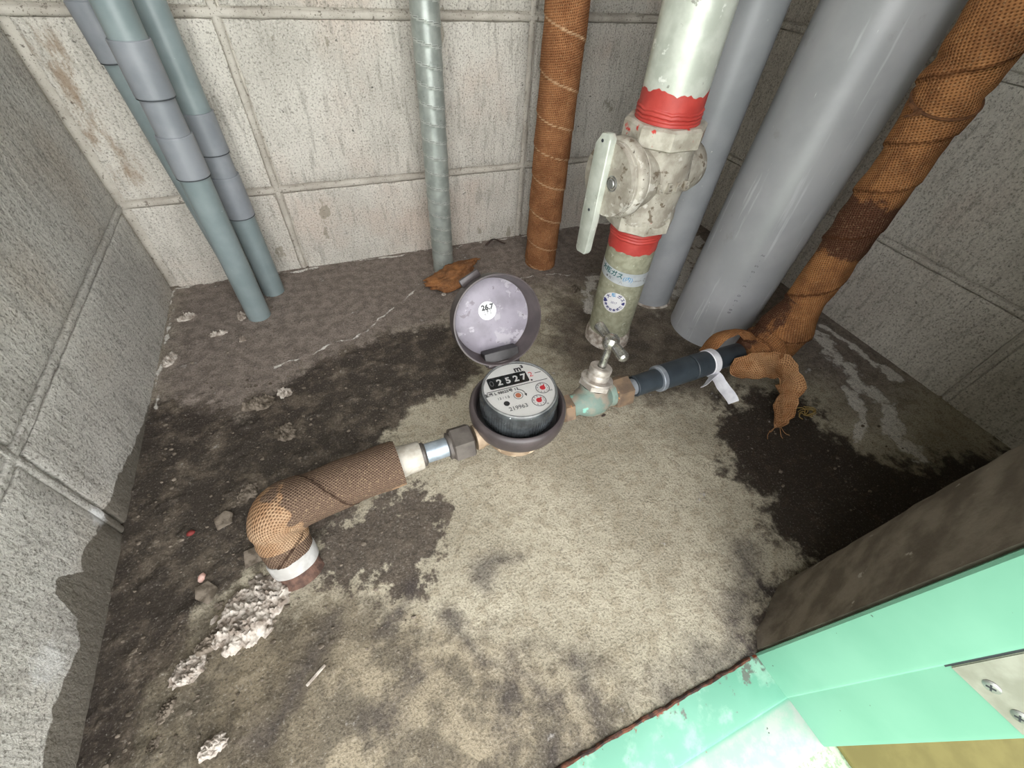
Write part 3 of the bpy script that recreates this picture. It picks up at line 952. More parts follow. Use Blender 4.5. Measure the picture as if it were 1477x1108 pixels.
def conduit(base, top, r, sections, label):
    """sections: (z0, z1, 'pipe'|'mid'|'sleeve') bottom to top"""
    t = thing('conduit_pipe', base, label, 'pipe', 'blue-green conduits in the left corner')
    for (z0, z1, kind) in sections:
        p0, p1 = lerp3(base, top, z0), lerp3(base, top, z1)
        ax = (p1 - p0).normalized()
        L = (p1 - p0).length
        if kind == 'sleeve':
            V, F = lathe([(r, 0), (r + .0014, 0), (r + .0019, .0007), (r + .0019, L - .0007), (r + .0014, L), (r, L)], p0, ax, 40)
            s = mk('coupling', V, F, M['pvc_cap'], t)
            V, F = lathe([(r, -.0009), (r + .0017, -.0009), (r + .0017, .0002), (r, .0002)], p0, ax, 40)
            mk('seam', V, F, M['seam'], s)
        else:
            pipe_piece('pipe_length', p0, p1, r, M['pvc_green'] if kind == 'pipe' else M['pvc_cap'], t)
    return t

conduit((-.1425, .597, -.003), (-.1245, .597, ZT), .0158,
        [(-.003, .205, 'pipe'), (.203, .246, 'sleeve'), (.205, .325, 'mid'), (.280, .326, 'sleeve'), (.325, ZT, 'pipe')],
        'foremost blue-green conduit with two grey couplings, left corner')
conduit((-.1205, .655, -.003), (-.1175, .655, ZT), .0158,
        [(-.003, .128, 'pipe'), (.1265, .180, 'sleeve'), (.128, .251, 'mid'), (.207, .251, 'sleeve'), (.251, ZT, 'pipe')],
        'blue-green conduit nearest the spiral steel pipe, couplings low down')
conduit((-.1560, .664, -.003), (-.2240, .664, ZT), .0150,
        [(-.003, .299, 'pipe'), (.297, .345, 'sleeve'), (.299, ZT, 'mid')],
        'conduit mostly hidden behind the other two, grey above its seam')

# spiral wound steel pipe
t = thing('spiral_pipe', (.155, .6374, 0), 'thin galvanised spiral-wound pipe standing before the back wall', 'pipe')
PT = .0212
def rsp(s, th):
    f = (s / PT + th / (2 * PI)) % 1
    return .0168 + .0011 * (1 - f) + (.0007 if f > .92 else 0)
path = resample([(.155, .6374, -.003), (.155, .6374, .5)], .0017)
V, F, U, A = tube(path, rsp, 56, attr=lambda s, th: (1.0 if ((s / PT + th / (2 * PI)) % 1) < .07 else (.5 if ((s / PT + th / (2 * PI)) % 1) > .88 else 0.0)))
mk('spiral_tube', V, F, M['spiral'], t, 60, U, {'edge': A})
pipe_piece('upper_tube', (.155, .6374, .5), (.155, .6374, ZT), .0174, M['spiral'], t)

# jute wrapped pipe at the back
def frac_edge(pitch, w):
    def f(s, th):
        q = (s / pitch + th / (2 * PI) + .12 * math.sin(s * 31)) % 1
        return 1.0 if q < w else 0.0
    return f
t = thing('wrapped_pipe', (.3300, .6077, 0), 'straight upright pipe wrapped in orange-brown jute at the back wall', 'pipe')
PJ = .047
def rj(s, th):
    q = (s / PJ + th / (2 * PI) + .12 * math.sin(s * 31)) % 1
    return .0268 + .0015 * (1 - q) + .0006 * mnoise.noise(Vector((s * 40, math.cos(th) * 1.5, math.sin(th) * 1.5)))
path = resample([(.3300, .6077, -.003), (.3235, .6077, .5)], .0017)
V, F, U, A = tube(path, rj, 56, attr=frac_edge(PJ, .035))
mk('jute_wrap', V, F, M['jute'], t, 60, U, {'edge': A})
V, F, U, A = tube(resample([(.3235, .6077, .5), (.3235, .6077, ZT)], .1), .0275, 40, attr=lambda s, th: 0)
mk('upper_wrap', V, F, M['jute'], t, 60, U, {'edge': A})

# grey drain pipes
t = thing('drain_pipe', (.4670, .4517, 0), 'slimmer scuffed grey plastic pipe standing behind the gas valve', 'pipe', 'grey plastic drain pipes')
pipe_piece('pipe_length', (.4680, .4530, -.004), (.4640, .4530, ZT), .0330, M['pvc_small'], t, 56)
V, F = lathe([(.033, 0), (.0362, 0), (.0355, .0035), (.033, .005)], (.4680, .4530, -.002), (0, 0, 1), 56, lambda th, r, h: 1 + .02 * math.sin(5 * th))
mk('mortar_collar', V, F, M['lump'], t)
t = thing('drain_pipe', (.5180, .3600, 0), 'thick smooth grey plastic pipe with a dotted print line', 'pipe', 'grey plastic drain pipes')
BA, BB = Vector((.5110, .3560, -.004)), Vector((.5310, .3560, .40))
BR = .0570
dirn = (BB - BA).normalized()
pp = pipe_piece('pipe_length', BA, BA + dirn * (ZT / dirn.z), BR, M['pvc_grey'], t, 72)
# printed line of small characters running up the pipe
bu = Vector((-.62, -.785, 0)); bu = (bu - dirn * bu.dot(dirn)).normalized(); bw = dirn.cross(bu)
def pipe_text(c):
    a = c.y / BR
    return BA + dirn * (c.x + .115) + (bu * math.cos(a) + bw * math.sin(a)) * (BR + .00012 + c.z)
V, F = text_geo('88 · 2 0 · 3 · · 2 2 · 5', .0060, pipe_text, .00008, space=1.6)
mk('print', V, F, M['ink_soft'], t, 0)

# ------------------------------------------------------------------ gas riser and its valve
GX, GY, GR = .3385, .3870, .0300
t = thing('gas_pipe', (GX + .002, GY, 0), 'galvanised riser with red painted thread bands above and below the valve', 'pipe')
gb, gt = Vector((GX + .003, GY, -.003)), Vector((GX - .004, GY, .40))
gp = lambda z: lerp3(gb, gt, z)
gax = (gt - gb).normalized()
pipe_piece('lower_pipe', gp(-.003), gp(.1860), GR, M['gas_low'], t, 64)
pipe_piece('upper_pipe', gp(.2935), gp(ZT), GR + .0012, M['gas_up'], t, 64)
def red_band(z0, z1, r, up, name):
    """painted thread: ridged by the hex, ragged brush edge on the other side"""
    seg = 64
    V, F = [], []
    rows = []
    n_ = 44
    for i in range(n_ + 1):
        f = i / n_
        ring = []
        for k in range(seg):
            th = 2 * PI * k / seg
            jag = .004 * (mnoise.noise(Vector((math.cos(th) * 2.2, math.sin(th) * 2.2, z0 * 50))) + .6 * mnoise.noise(Vector((math.cos(th) * 7, math.sin(th) * 7, z0 * 50))))
            za, zb = (z0, z1 + jag) if up else (z0 - jag, z1)
            z = za + (zb - za) * f
            g_ = (f if not up else 1 - f)
            rr = r + .0004
            if g_ > .5: rr += .0014 * abs(math.sin((g_ - .5) * 2 * PI * 4.0))
            u, w, _ = basis(gax)
            ring.append(len(V)); V.append(gp(z) + (u * math.cos(th) + w * math.sin(th)) * rr)
        rows.append(ring)
    for a, b in zip(rows, rows[1:]):
        for k in range(seg):
            F.append((a[k], a[(k + 1) % seg], b[(k + 1) % seg], b[k]))
    return mk(name, V, F, M['red'], t, 50)
tag(red_band(.1560, .1850, GR, False, 'red_thread_paint'), 'red paint band below the valve')
tag(red_band(.2935, .3205, GR + .0012, True, 'red_thread_paint'), 'red paint band above the valve')
# collar of mortar at the foot
V, F = lathe([(.030, -.002), (.0335, -.002), (.0328, .010), (.0312, .020), (.030, .022)], gp(0), gax, 48, lambda th, r, h: 1 + .02 * mnoise.noise(Vector((math.cos(th) * 3, math.sin(th) * 3, h * 200))))
mk('mortar_smear', V, F, M['lump'], t)
# stickers: wrap-around silver label and round white sticker, both facing the door
gdir = Vector((-.66, -.75, 0)).normalized()
gside = gax.cross(gdir).normalized(); gdir = gside.cross(gax).normalized()
def on_gas(zc, tilt=0.0, off=0.0, h=.0004):
    ct, st = math.cos(tilt), math.sin(tilt)
    def f(c):
        x, y = c.x * ct - c.y * st, c.x * st + c.y * ct
        a = (x + off) / GR
        return gp(zc + y) + (gdir * math.cos(a) + gside * math.sin(a)) * (GR + h + c.z)
    return f
def patch_grid(w, hgt, fn, nu=24, nv=4):
    V, F = [], []
    for j in range(nv + 1):
        for i in range(nu + 1):
            V.append(fn(Vector(((i / nu - .5) * w, (j / nv - .5) * hgt, 0))))
    for j in range(nv):
        for i in range(nu):
            F.append((j * (nu + 1) + i, j * (nu + 1) + i + 1, (j + 1) * (nu + 1) + i + 1, (j + 1) * (nu + 1) + i))
    return V, F
lf = on_gas(.1215, -.10)
V, F = patch_grid(.088, .0185, lf, 40)
lb = mk('silver_label', V, F, M['foil'], t)
V, F = text_geo('大阪ガス', .0085, lambda c: on_gas(.1215, -.10, 0, .0006)(c + Vector((-.0165, .0030, 0))), .00005, bold=.0002)
a = mk('label_lettering', V, F, M['ink_green'], lb, 0)
V, F = text_geo('(内)', .0080, lambda c: on_gas(.1215, -.10, 0, .0006)(c + Vector((.0075, .0010, 0))), .00005)
b = mk('label_mark', V, F, M['ink_blue'], lb, 0)
V, F = join(text_geo('2 0 0 6 0 6', .0030, lambda c: on_gas(.1215, -.10, 0, .0006)(c + Vector((.021, -.0005, 0))), .00005),
            text_geo('● 月', .0042, lambda c: on_gas(.1215, -.10, 0, .0006)(c + Vector((-.018, -.0052, 0))), .00005),
            text_geo('八', .0042, lambda c: on_gas(.1215, -.10, 0, .0006)(c + Vector((.000, -.0055, 0))), .00005),
            text_geo('○', .0062, lambda c: on_gas(.1215, -.10, 0, .0006)(c + Vector((.033, -.001, 0))), .00005))
mk('label_small_print', V, F, M['ink_soft'], lb, 0)
SZ, SO = .0835, -.0020
def disc_grid(r, fn, n=28, rings=5):
    V, F = [fn(Vector((0, 0, 0)))], []
    for j in range(1, rings + 1):
        for k in range(n):
            a = 2 * PI * k / n
            V.append(fn(Vector((math.cos(a) * r * j / rings, math.sin(a) * r * j / rings, 0))))
    for k in range(n): F.append((0, 1 + k, 1 + (k + 1) % n))
    for j in range(rings - 1):
        for k in range(n):
            b0 = 1 + j * n
            F.append((b0 + k, b0 + n + k, b0 + n + (k + 1) % n, b0 + (k + 1) % n))
    return V, F
V, F = disc_grid(.0158, on_gas(SZ, 0, SO, .0005))
st = mk('round_sticker', V, F, M['sticker'], t)
chars = [('♥', 180), ('大', 140), ('阪', 102), ('ガ', 64), ('ス', 32), ('♥', 2), ('株', -28), ('式', -52), ('会', -76), ('社', -100), ('保', -126), ('安', -152)]
nv, bl = [], []
for ch, deg in chars:
    a = math.radians(deg)
    rot = Matrix.Rotation(a - PI / 2 if deg > 0 else a + PI / 2, 4, 'Z')
    fn = lambda c, rot=rot, a=a: on_gas(SZ, 0, SO, .0007)(rot @ c + Vector((math.cos(a) * .0118, math.sin(a) * .0118, 0)))
    (bl if ch == '阪' else nv).append(text_geo(ch, .0056 if deg > 20 else .0042, fn, .00005, bold=.00018))
nv.append(text_geo('2017', .0042, on_gas(SZ, 0, SO, .0007), .00005))
g = join(*nv); mk('sticker_lettering', g[0], g[1], M['ink_navy'], st, 0)
g = join(*bl); mk('sticker_blue_mark', g[0], g[1], M['ink_blue'], st, 0)

# quarter-turn gas valve
vc = gp(.243)
va = Vector((-1, -.15, 0)).normalized()
t = thing('gas_valve', vc, 'whitish cast gas valve with a lever handle between two red bands', 'valve')
oct_ = lambda th, r, h: 1 + .045 * math.cos(6 * th) ** 1
V, F = lathe([(.034, -.056), (.038, -.045), (.036, -.034), (.037, -.02), (.0395, 0), (.037, .02), (.036, .03), (.0375, .036), (.034, .048)], vc, gax, 48)
mk('valve_body', V, F, M['cast'], t, 40)
for (z0, h, rr) in ((.1835, .020, .0395), (.2745, .020, .0425)):
    V, F = prism(8, rr, gp(z0), gax, h, .0022, .35)
    mk('hex_end', V, F, M['cast_red'], t, 20)
V, F = lathe([(0, -.066), (.018, -.064), (.0255, -.057), (.0285, -.046), (.0285, -.02), (.030, .0), (.034, .03), (.035, .038), (.0335, .040), (.0335, .043), (.0385, .0435), (.0395, .046),
              (.0395, .052), (.0380, .0545), (.0360, .0555), (.0360, .059), (.034, .0605), (0, .0605)], vc, va, 56,
             lambda th, r, h: 1 + .01 * mnoise.noise(Vector((math.cos(th) * 4, math.sin(th) * 4, h * 90))))
mk('plug_barrel', V, F, M['cast'], t, 35)
# raised foundry marks on the barrel and shoulders
vu = Vector((0, 0, 1)); vs = va.cross(vu).normalized()
for txt, off, ang, size in (('LE', .018, -2.15, .012), ('8 F', -.008, -2.2, .010), ('L', -.030, -2.0, .010)):
    def fb(c, off=off, ang=ang):
        a = ang - c.x * 0 + c.y / .032
        rr = .0312 if off > -.01 else .0288
        return vc + va * (off - c.x) + (-vs * math.sin(a) * -1 * 0 + (vs * math.cos(a + PI / 2) + vu * math.sin(a + PI / 2) * -1)) * (rr + c.z)
    pass
em = plane_fn(vc + Vector((0, -.0392, -.002)), (1, .05, 0), (0, .12, 1))
V, F = text_geo('L E P B', .0135, em, .0022, space=1.05)
mk('foundry_marks', V, F, M['cast'], t, 30)
Mv = Matrix((vs, vu, va)).transposed().to_4x4(); Mv.translation = vc
# handle: half disc plate carrying a thick lever bar, pointing down along the pipe
pts = [(math.cos(a) * .036, math.sin(a) * .036) for a in [i * 2 * PI / 40 for i in range(40)]]
hd = mkbm('handle', polyx(pts, .0600, .0655, .0012, Mv), M['cast'], t, 40)
bar = [(-.0205, .031), (-.013, .0425), (-.004, .044), (.001, .040), (-.0005, -.045), (-.0015, -.082), (-.004, -.0870), (-.018, -.0885), (-.0210, -.085), (-.0205, -.04)]
sgn = 1 if vs.y < 0 else -1
mkbm('lever', polyx([(x * sgn, y) for x, y in bar][::sgn], .0640, .0730, .0016, Mv), M['gas_up'], hd, 30)
ctr = Mv @ Vector((.0085 * sgn, 0, .0655))
V, F = lathe([(.0075, -.001), (.0078, .0005), (.0066, .0012), (.0064, -.0005), (.0050, -.0005), (.0050, .0018), (.0042, .0026), (0, .0028)], ctr, va, 28)
mk('pivot_screw', V, F, M['steel'], hd)
V, F = lathe([(0, .0002), (.0016, .0002), (.0018, -.001)], Mv @ Vector((-.010 * sgn, .036, .0732)), va, 12); mk('rivet_hole', V, F, M['seam'], hd)
V, F = lathe([(0, .0002), (.0016, .0002), (.0018, -.001)], Mv @ Vector((-.010 * sgn, -.034, .0732)), va, 12); mk('rivet_hole', V, F, M['seam'], hd)

# ------------------------------------------------------------------ wrapped riser on the right with loose jute
t = thing('wrapped_pipe', (.515, .25, 0), 'lumpy soaked jute-wrapped riser climbing beside the thick grey pipe', 'pipe')
AZ = .0550
rp_ = [(.4550, .2455, AZ), (.480, .2465, AZ), (.500, .2475, AZ + .002), (.5115, .2485, AZ + .012), (.5150, .2495, AZ + .035), (.5160, .250, .12), (.5165, .25, .25), (.5110, .25, .40), (.5090, .25, .52)]
path = resample(smoothpath(rp_, 2), .0022)
def rr_fun(s, th):
    z_s = s
    base = .0295 - .0085 * min(1, max(0, (s - .075) / .03)) + .0050 * min(1, max(0, (s - .27) / .10))
    if s < .03: base -= (.03 - s) / .03 * .013
    q = (s / .058 - th / (2 * PI) + .25 * math.sin(s * 23)) % 1
    lump = .0022 * mnoise.noise(Vector((s * 26, math.cos(th), math.sin(th)))) + .0012 * mnoise.noise(Vector((s * 70, math.cos(th) * 2, math.sin(th) * 2)))
    tie = .0028 * math.exp(-((s - .345 - .012 * math.cos(th - 1)) / .006) ** 2)
    return base + .0022 * (1 - q) + lump - tie
def rwet(s, th):
    w = 0.0
    if s < .12: w = .5 + .25 * math.cos(th)
    w = max(w, math.exp(-((s - .215) / .038) ** 2) * .95)
    return w
def redge(s, th):
    q = (s / .058 - th / (2 * PI) + .25 * math.sin(s * 23)) % 1
    return .75 if q < .05 else 0
V, F, U, A = tube(path, rr_fun, 64, attr=redge)
A2 = tube(path, rr_fun, 64, attr=rwet)[3]
mk('jute_wrap', V, F, M['jute_riser'], t, 70, U, {'edge': A, 'wet': A2})
V, F, U, A = tube(resample([(.5090, .25, .52), (.509, .25, ZT)], .1), .024, 40, attr=lambda s, th: 0)
mk('upper_wrap', V, F, M['jute_riser'], t, 60, U, {'edge': A, 'wet': A})
# twine tied round the riser, ends sticking out
pth = []
for i in range(40):
    a = 2 * PI * i / 39 * 1.15 + 2.2
    pth.append(Vector((.5140 + .0258 * math.cos(a), .25 + .0258 * math.sin(a), .338 + .010 * math.cos(a - .6))))
V, F, U, A = tube(pth, .0013, 8)
g2 = join((V, F), tube([(.4895, .252, .330), (.4855, .255, .331), (.4815, .258, .334)], .0014, 6)[:2], tube([(.4895, .252, .330), (.4850, .253, .326), (.4800, .255, .325)], .0011, 6)[:2], tube([(.4905, .250, .329), (.4865, .252, .329)], .003, 8)[:2])
V, F = g2
mk('twine', V, F, M['string'], t)
# loose end of the wrap, hanging to the floor
wp = [(.4150, .2270, .052), (.4400, .2230, .058), (.4680, .2150, .058), (.4860, .2080, .053), (.4960, .1960, .040), (.4860, .1800, .024), (.4700, .1660, .010), (.4560, .1575, .0045)]
path = smoothpath(wp, 2)
n_ = len(path)
wv, wd = [], []
for i in range(n_):
    f = i / (n_ - 1)
    tg = (path[min(n_ - 1, i + 1)] - path[max(0, i - 1)]).normalized()
    wv.append(tg.cross(Vector((-.45, -.35, .8)).normalized()))
    wd.append(np.interp(f, [0, .2, .45, .7, .88, 1], [.014, .034, .036, .027, .018, .003]))
wd = [w * (1 + .30 * mnoise.noise(Vector((i * .35, 7, 0)))) for i, w in enumerate(wd)]
V, F, U = ribbon(path, wv, wd, .0016, 16, .0058, 4, -.005)
mk('loose_wrap_end', V, F, M['jute_loose'], t, 60, U)
wp = [(.4000, .2640, .060), (.4180, .2700, .074), (.4380, .2690, .083), (.4540, .2620, .082), (.4620, .2500, .074)]
path = smoothpath(wp, 2)
V, F, U = ribbon(path, [Vector((.2, -1, .5))] * len(path), [.020] * len(path), .0016, 8, .0025, 9, .003)
mk('loose_wrap_fold', V, F, M['jute_riser'], t, 60, U, {'edge': [0] * len(V), 'wet': [.2] * len(V)})
g = []
for i in range(4):
    a = Vector((.4640 + random.uniform(-.004, .004), .159 + random.uniform(-.004, .004), .004))
    b = a + Vector((random.uniform(-.02, -.002), random.uniform(-.012, .006), -.002))
    c = b + Vector((random.uniform(-.008, .006), random.uniform(-.008, .004), 0))
    g.append(tube(smoothpath([a, b, c], 2), .00035, 5)[:2])
g = join(*g)
mk('frayed_threads', g[0], g[1], M['jute_loose'], t)

# ------------------------------------------------------------------ outlet pipe: grey pipe in a black sleeve with white tape
AY = .2445
def axp(x): return Vector((x, .2360 + (x - .07) * .0285 + .0035, AZ))
axd = (axp(.4) - axp(.1)).normalized()
t = thing('outlet_pipe', axp(.27), 'short grey pipe in black sleeves with white tape, right of the tap', 'pipe')
def ring_part(name, prof, x, mat, parent, seg=36):
    V, F = lathe(prof, axp(x), axd, seg)
    return mk(name, V, F, mat, parent)
def sleeve(name, x0, x1, r0, r1, mat, b=.0008):
    L = (x1 - x0) / axd.x
    return ring_part(name, [(0, 0), (r0 - b, 0), (r0, b), (r1, L - b), (r1 - b, L), (0, L)], x0, mat, t)
sleeve('pipe_core', .266, .290, .0098, .0098, M['pvc_cap'])
sleeve('sleeve', .280, .316, .0128, .0128, M['black_sleeve'])
sleeve('ring_clip', .314, .3205, .0165, .0165, M['clip'])
sleeve('sleeve', .3195, .366, .0158, .0162, M['black_sleeve'])
sleeve('sleeve', .3675, .402, .0160, .0156, M['black_sleeve'])
sleeve('sleeve', .400, .452, .0142, .0128, M['black_sleeve'], .004)
tp = sleeve('white_tape', .3930, .4035, .0168, .0168, M['paper'])
wp = [(.3985, .2400, .0420), (.3985, .2330, .0460), (.3985, .2270, .0460), (.3995, .2200, .0420), (.4040, .2120, .036), (.4095, .2040, .030), (.4100, .1985, .026)]
path = smoothpath(wp, 2)
n_ = len(path)
V, F, U = ribbon(path, [Vector((1, .5, .2)).lerp(Vector((1, .2, .7)), i / n_) for i in range(n_)], [.012 + .004 * math.sin(i / n_ * 3) for i in range(n_)], .0006, 6, .0008, 2, .001)
mk('tape_tail', V, F, M['paper'], tp, 60)
wp = [(.3985, .2330, .0480), (.3880, .2290, .0475), (.3770, .2240, .0450), (.3690, .2230, .0440)]
path = smoothpath(wp, 1)
V, F, U = ribbon(path, [Vector((.3, -.6, .8))] * len(path), [.012 * (1 - .85 * i / (len(path) - 1)) for i in range(len(path))], .0006, 5, .0006, 3)
mk('tape_corner', V, F, M['paper'], tp, 60)

# ------------------------------------------------------------------ stop tap
tc = Vector((.2220, .2450, AZ))
t = thing('stop_tap', tc, 'verdigris brass stop tap with a chrome T handle, right of the meter', 'tap')
V, F = lathe([(0, -.0330), (.0125, -.033), (.0130, -.020), (.0165, -.014), (.0195, -.006), (.0200, .002), (.0185, .010), (.0150, .016), (.0135, .020), (.0150, .022), (.0155, .030), (0, .030)],
             tc, axd, 40, lambda th, r, h: 1 + .02 * mnoise.noise(Vector((math.cos(th) * 2, math.sin(th) * 2, h * 120))))
mk('tap_body', V, F, M['verdigris'], t)
V, F = prism(6, .0190, axp(.2480), axd, .0225, .0016, .3)
mk('union_nut', V, F, M['brass_nut'], t, 20)
V, F = prism(6, .0165, axp(.1800), axd, .0130, .0014, .1)
mk('meter_coupling_nut', V, F, M['brass_nut'], t, 20)
sx = (Vector((.2365, .2585, .1290)) - Vector((.2235, .2490, .0700))).normalized()
s0 = Vector((.2205, .2468, .0560))
def sp(h): return s0 + sx * h
V, F = lathe([(.0155, .008), (.0160, .016), (.0165, .0185)], sp(0), sx, 36); mk('neck', V, F, M['verdigris'], t)
V, F = prism(6, .0190, sp(.0180), sx, .0085, .0014, .2); mk('bonnet_nut', V, F, M['gland'], t, 20)
V, F = lathe([(0, .026), (.0180, .026), (.0184, .0265), (.0180, .0285), (.0150, .0290), (0, .029)], sp(0), sx, 36); mk('washer', V, F, M['gland'], t)
V, F = lathe([(0, .028), (.0125, .0285), (.0128, .034), (.0118, .0355), (.0122, .0370), (.0126, .0385), (.0124, .0430), (.0112, .0440), (.0055, .0442), (.0052, .0430), (0, .043)], sp(0), sx, 36); mk('gland_nut', V, F, M['gland'], t)
V, F = lathe([(0, .040), (.0044, .040), (.0044, .066), (.0052, .069), (0, .072)], sp(0), sx, 24); mk('spindle', V, F, M['chrome'], t)
V, F = lathe([(0, .066), (.0060, .067), (.0086, .071), (.0092, .0755), (.0080, .0805), (.0050, .0830), (0, .0836)], sp(0), sx, 28)
hb = mk('tee_handle', V, F, M['chrome'], t)
hc = sp(.0755)
hdv = Vector((.06, -1, -.10)).normalized()
for sg in (1, -1):
    V, F = lathe([(0, .004), (.0046, .006), (.0052, .012), (.0060, .021), (.0058, .0245), (.0040, .0265), (0, .0270)], hc, hdv * sg, 24)
    mk('handle_arm', V, F, M['chrome'], hb)

# ------------------------------------------------------------------ water meter
MC = Vector((.1300, .2500, 0))
t = thing('water_meter', MC, 'round water meter with open lid and white dial reading 2527', 'meter')
V, F = lathe([(0, .0160), (.020, .0160), (.0275, .0190), (.0310, .0240), (.0325, .0300), (.0345, .0310), (.0350, .0360), (.0350, .0520), (.0370, .0560), (.0370, .0640), (0, .0640)], MC, (0, 0, 1), 56,
             lambda th, r, h: 1 + .006 * mnoise.noise(Vector((math.cos(th) * 5, math.sin(th) * 5, h * 90))))
bd = mk('brass_body', V, F, M['brass'], t)
V, F = join(lathe([(0, 0), (.0135, 0), (.0135, .006), (.0120, .009), (.0120, .040), (.0190, .052)], axp(.0780), axd, 32),
            lathe([(0, 0), (.0125, 0), (.0120, .030), (.0190, .045)], axp(.1830), -axd, 32))
mk('inlet_spigot', V, F, M['brass'], t)
V, F = lathe([(.0360, .0560), (.0460, .0575), (.0495, .0610), (.0512, .0670), (.0516, .0740), (.0510, .0790), (.0495, .0815), (.0470, .0820), (.0452, .0800), (.0440, .0740), (.0435, .0690), (.0300, .0680)], MC, (0, 0, 1), 72)
mk('shroud', V, F, M['shroud'], t, 50)
V, F = lathe([(0, .0690), (.0430, .0690), (.0436, .0720)], MC, (0, 0, 1), 56)
mk('shroud_well', V, F, M['well'], t)
# register: ribbed black bezel, bright rim, dial under a lens
def rib(th, r, h): return 1 + (.010 if math.sin(th * 90) > 0 else 0) if .073 < h < .0965 else 1
V, F = lathe([(0, .0690), (.0385, .0690), (.0392, .0735), (.0398, .0740), (.0402, .0955), (.0398, .0970), (.0398, .0985), (.0390, .1020), (.0380, .1035), (.0372, .1035)], MC, (0, 0, 1), 360, rib)
bz = mk('bezel', V, F, M['bezel'], t, 40)
V, F = lathe([(.0385, .1030), (.0376, .1042), (.0366, .1042), (.0362, .1015)], MC, (0, 0, 1), 72)
mk('bezel_rim', V, F, M['bezel_rim'], bz)
DZ = .1018
V, F = lathe([(.0366, .0990), (.0366, DZ), (0, DZ)], MC, (0, 0, 1), 72)
dl = mk('dial', V, F, M['dial'], t, 40)
ang = math.radians(-1.4)
dx, dy = Vector((math.cos(ang), math.sin(ang), 0)), Vector((-math.sin(ang), math.cos(ang), 0))
DC = Vector((MC.x, MC.y + .0015, DZ))
def dpt(x, y, h=.0002): return DC + dx * (x / 1000) + dy * (y / 1000) + Vector((0, 0, h))
def dfn(x, y, h=.0003, rot=0.0):
    c_, s_ = math.cos(rot), math.sin(rot)
    return lambda c: dpt(x, y, h) + dx * (c.x * c_ - c.y * s_) + dy * (c.x * s_ + c.y * c_) + Vector((0, 0, c.z))
def dquad(p, h0=.0001, h1=.0003):
    V = [dpt(x, y, h0) for x, y in p] + [dpt(x, y, h1) for x, y in p]
    n_ = len(p)
    F = [tuple(range(n_, 2 * n_))] + [(i, (i + 1) % n_, n_ + (i + 1) % n_, n_ + i) for i in range(n_)]
    return V, F
def rrect(x0, y0, x1, y1, r):
    out = []
    for (cx, cy, a0) in ((x1 - r, y1 - r, 0), (x0 + r, y1 - r, 90), (x0 + r, y0 + r, 180), (x1 - r, y0 + r, 270)):
        for k in range(5):
            a = math.radians(a0 + k * 22.5); out.append((cx + r * math.cos(a), cy + r * math.sin(a)))
    return out
V, F = dquad(rrect(-28.5, 5.8, 14.6, 21.0, 2), .0001, .0003)
cw = mk('counter_window', V, F, M['counter'], dl, 0)
parts = []
for ch, x in (('2', -16.4), ('5', -7.2), ('2', 1.6), ('7', 10.0)):
    parts.append(text_geo(ch, .0112, dfn(x, 12.6, .00045), .00005, bold=.00035))
g = join(*parts); mk('counter_digits', g[0], g[1], M['digit'], t, 0)
g = text_geo('0', .0105, dfn(-24.8, 12.9, .00045), .00005); mk('counter_zero', g[0], g[1], M['ink_soft'], t, 0)
parts = [text_geo('m³', .0105, dfn(9.5, 25.2), .00005, bold=.0003), text_geo('●', .0030, dfn(16.6, 6.0), .00005),
         text_geo('型承 L 98025号 13', .0046, dfn(-19.0, -.6), .00005, bold=.0001), text_geo('13 / 1.5', .0042, dfn(-19.5, -8.0), .00005),
         dquad([(-33.5, 2.9), (33.0, 2.9), (33.0, 3.5), (-33.5, 3.5)]), dquad([(23.5, 14.2), (30.5, 14.2), (30.5, 14.9), (23.5, 14.9)]),
         text_geo('100', .0026, dfn(29.5, -12.8), .00005), text_geo('10', .0026, dfn(19.5, -28.0), .00005)]
arc = [(-4.3 + 8.2 * math.cos(math.radians(a)), -9.1 + 8.2 * math.sin(math.radians(a))) for a in range(75, -6, -8)]
arc2 = [(-4.3 + 7.5 * math.cos(math.radians(a)), -9.1 + 7.5 * math.sin(math.radians(a))) for a in range(-5, 76, 8)]
parts += [dquad(arc2 + arc), dquad([(2.2, -9.0), (3.6, -12.6), (5.0, -9.0)])]
g = join(*parts); mk('dial_print', g[0], g[1], M['ink'], dl, 0)
g = text_geo('219963', .0066, dfn(-9.5, -23.6), .00005, bold=.00005); mk('serial_number', g[0], g[1], M['ink_soft'], dl, 0)
g = text_geo('2', .0092, dfn(18.6, 13.8), .00005); mk('red_digit', g[0], g[1], M['dial_red'], dl, 0)
def dring(cx, cy, r0, r1, h=.0003, n_=32):
    V, F = [], []
    for k in range(n_):
        a = 2 * PI * k / n_
        V += [dpt(cx + r0 * math.cos(a), cy + r0 * math.sin(a), h), dpt(cx + r1 * math.cos(a), cy + r1 * math.sin(a), h)]
    for k in range(n_):
        a, b = 2 * k, 2 * ((k + 1) % n_)
        F.append((a, a + 1, b + 1, b))
    return V, F
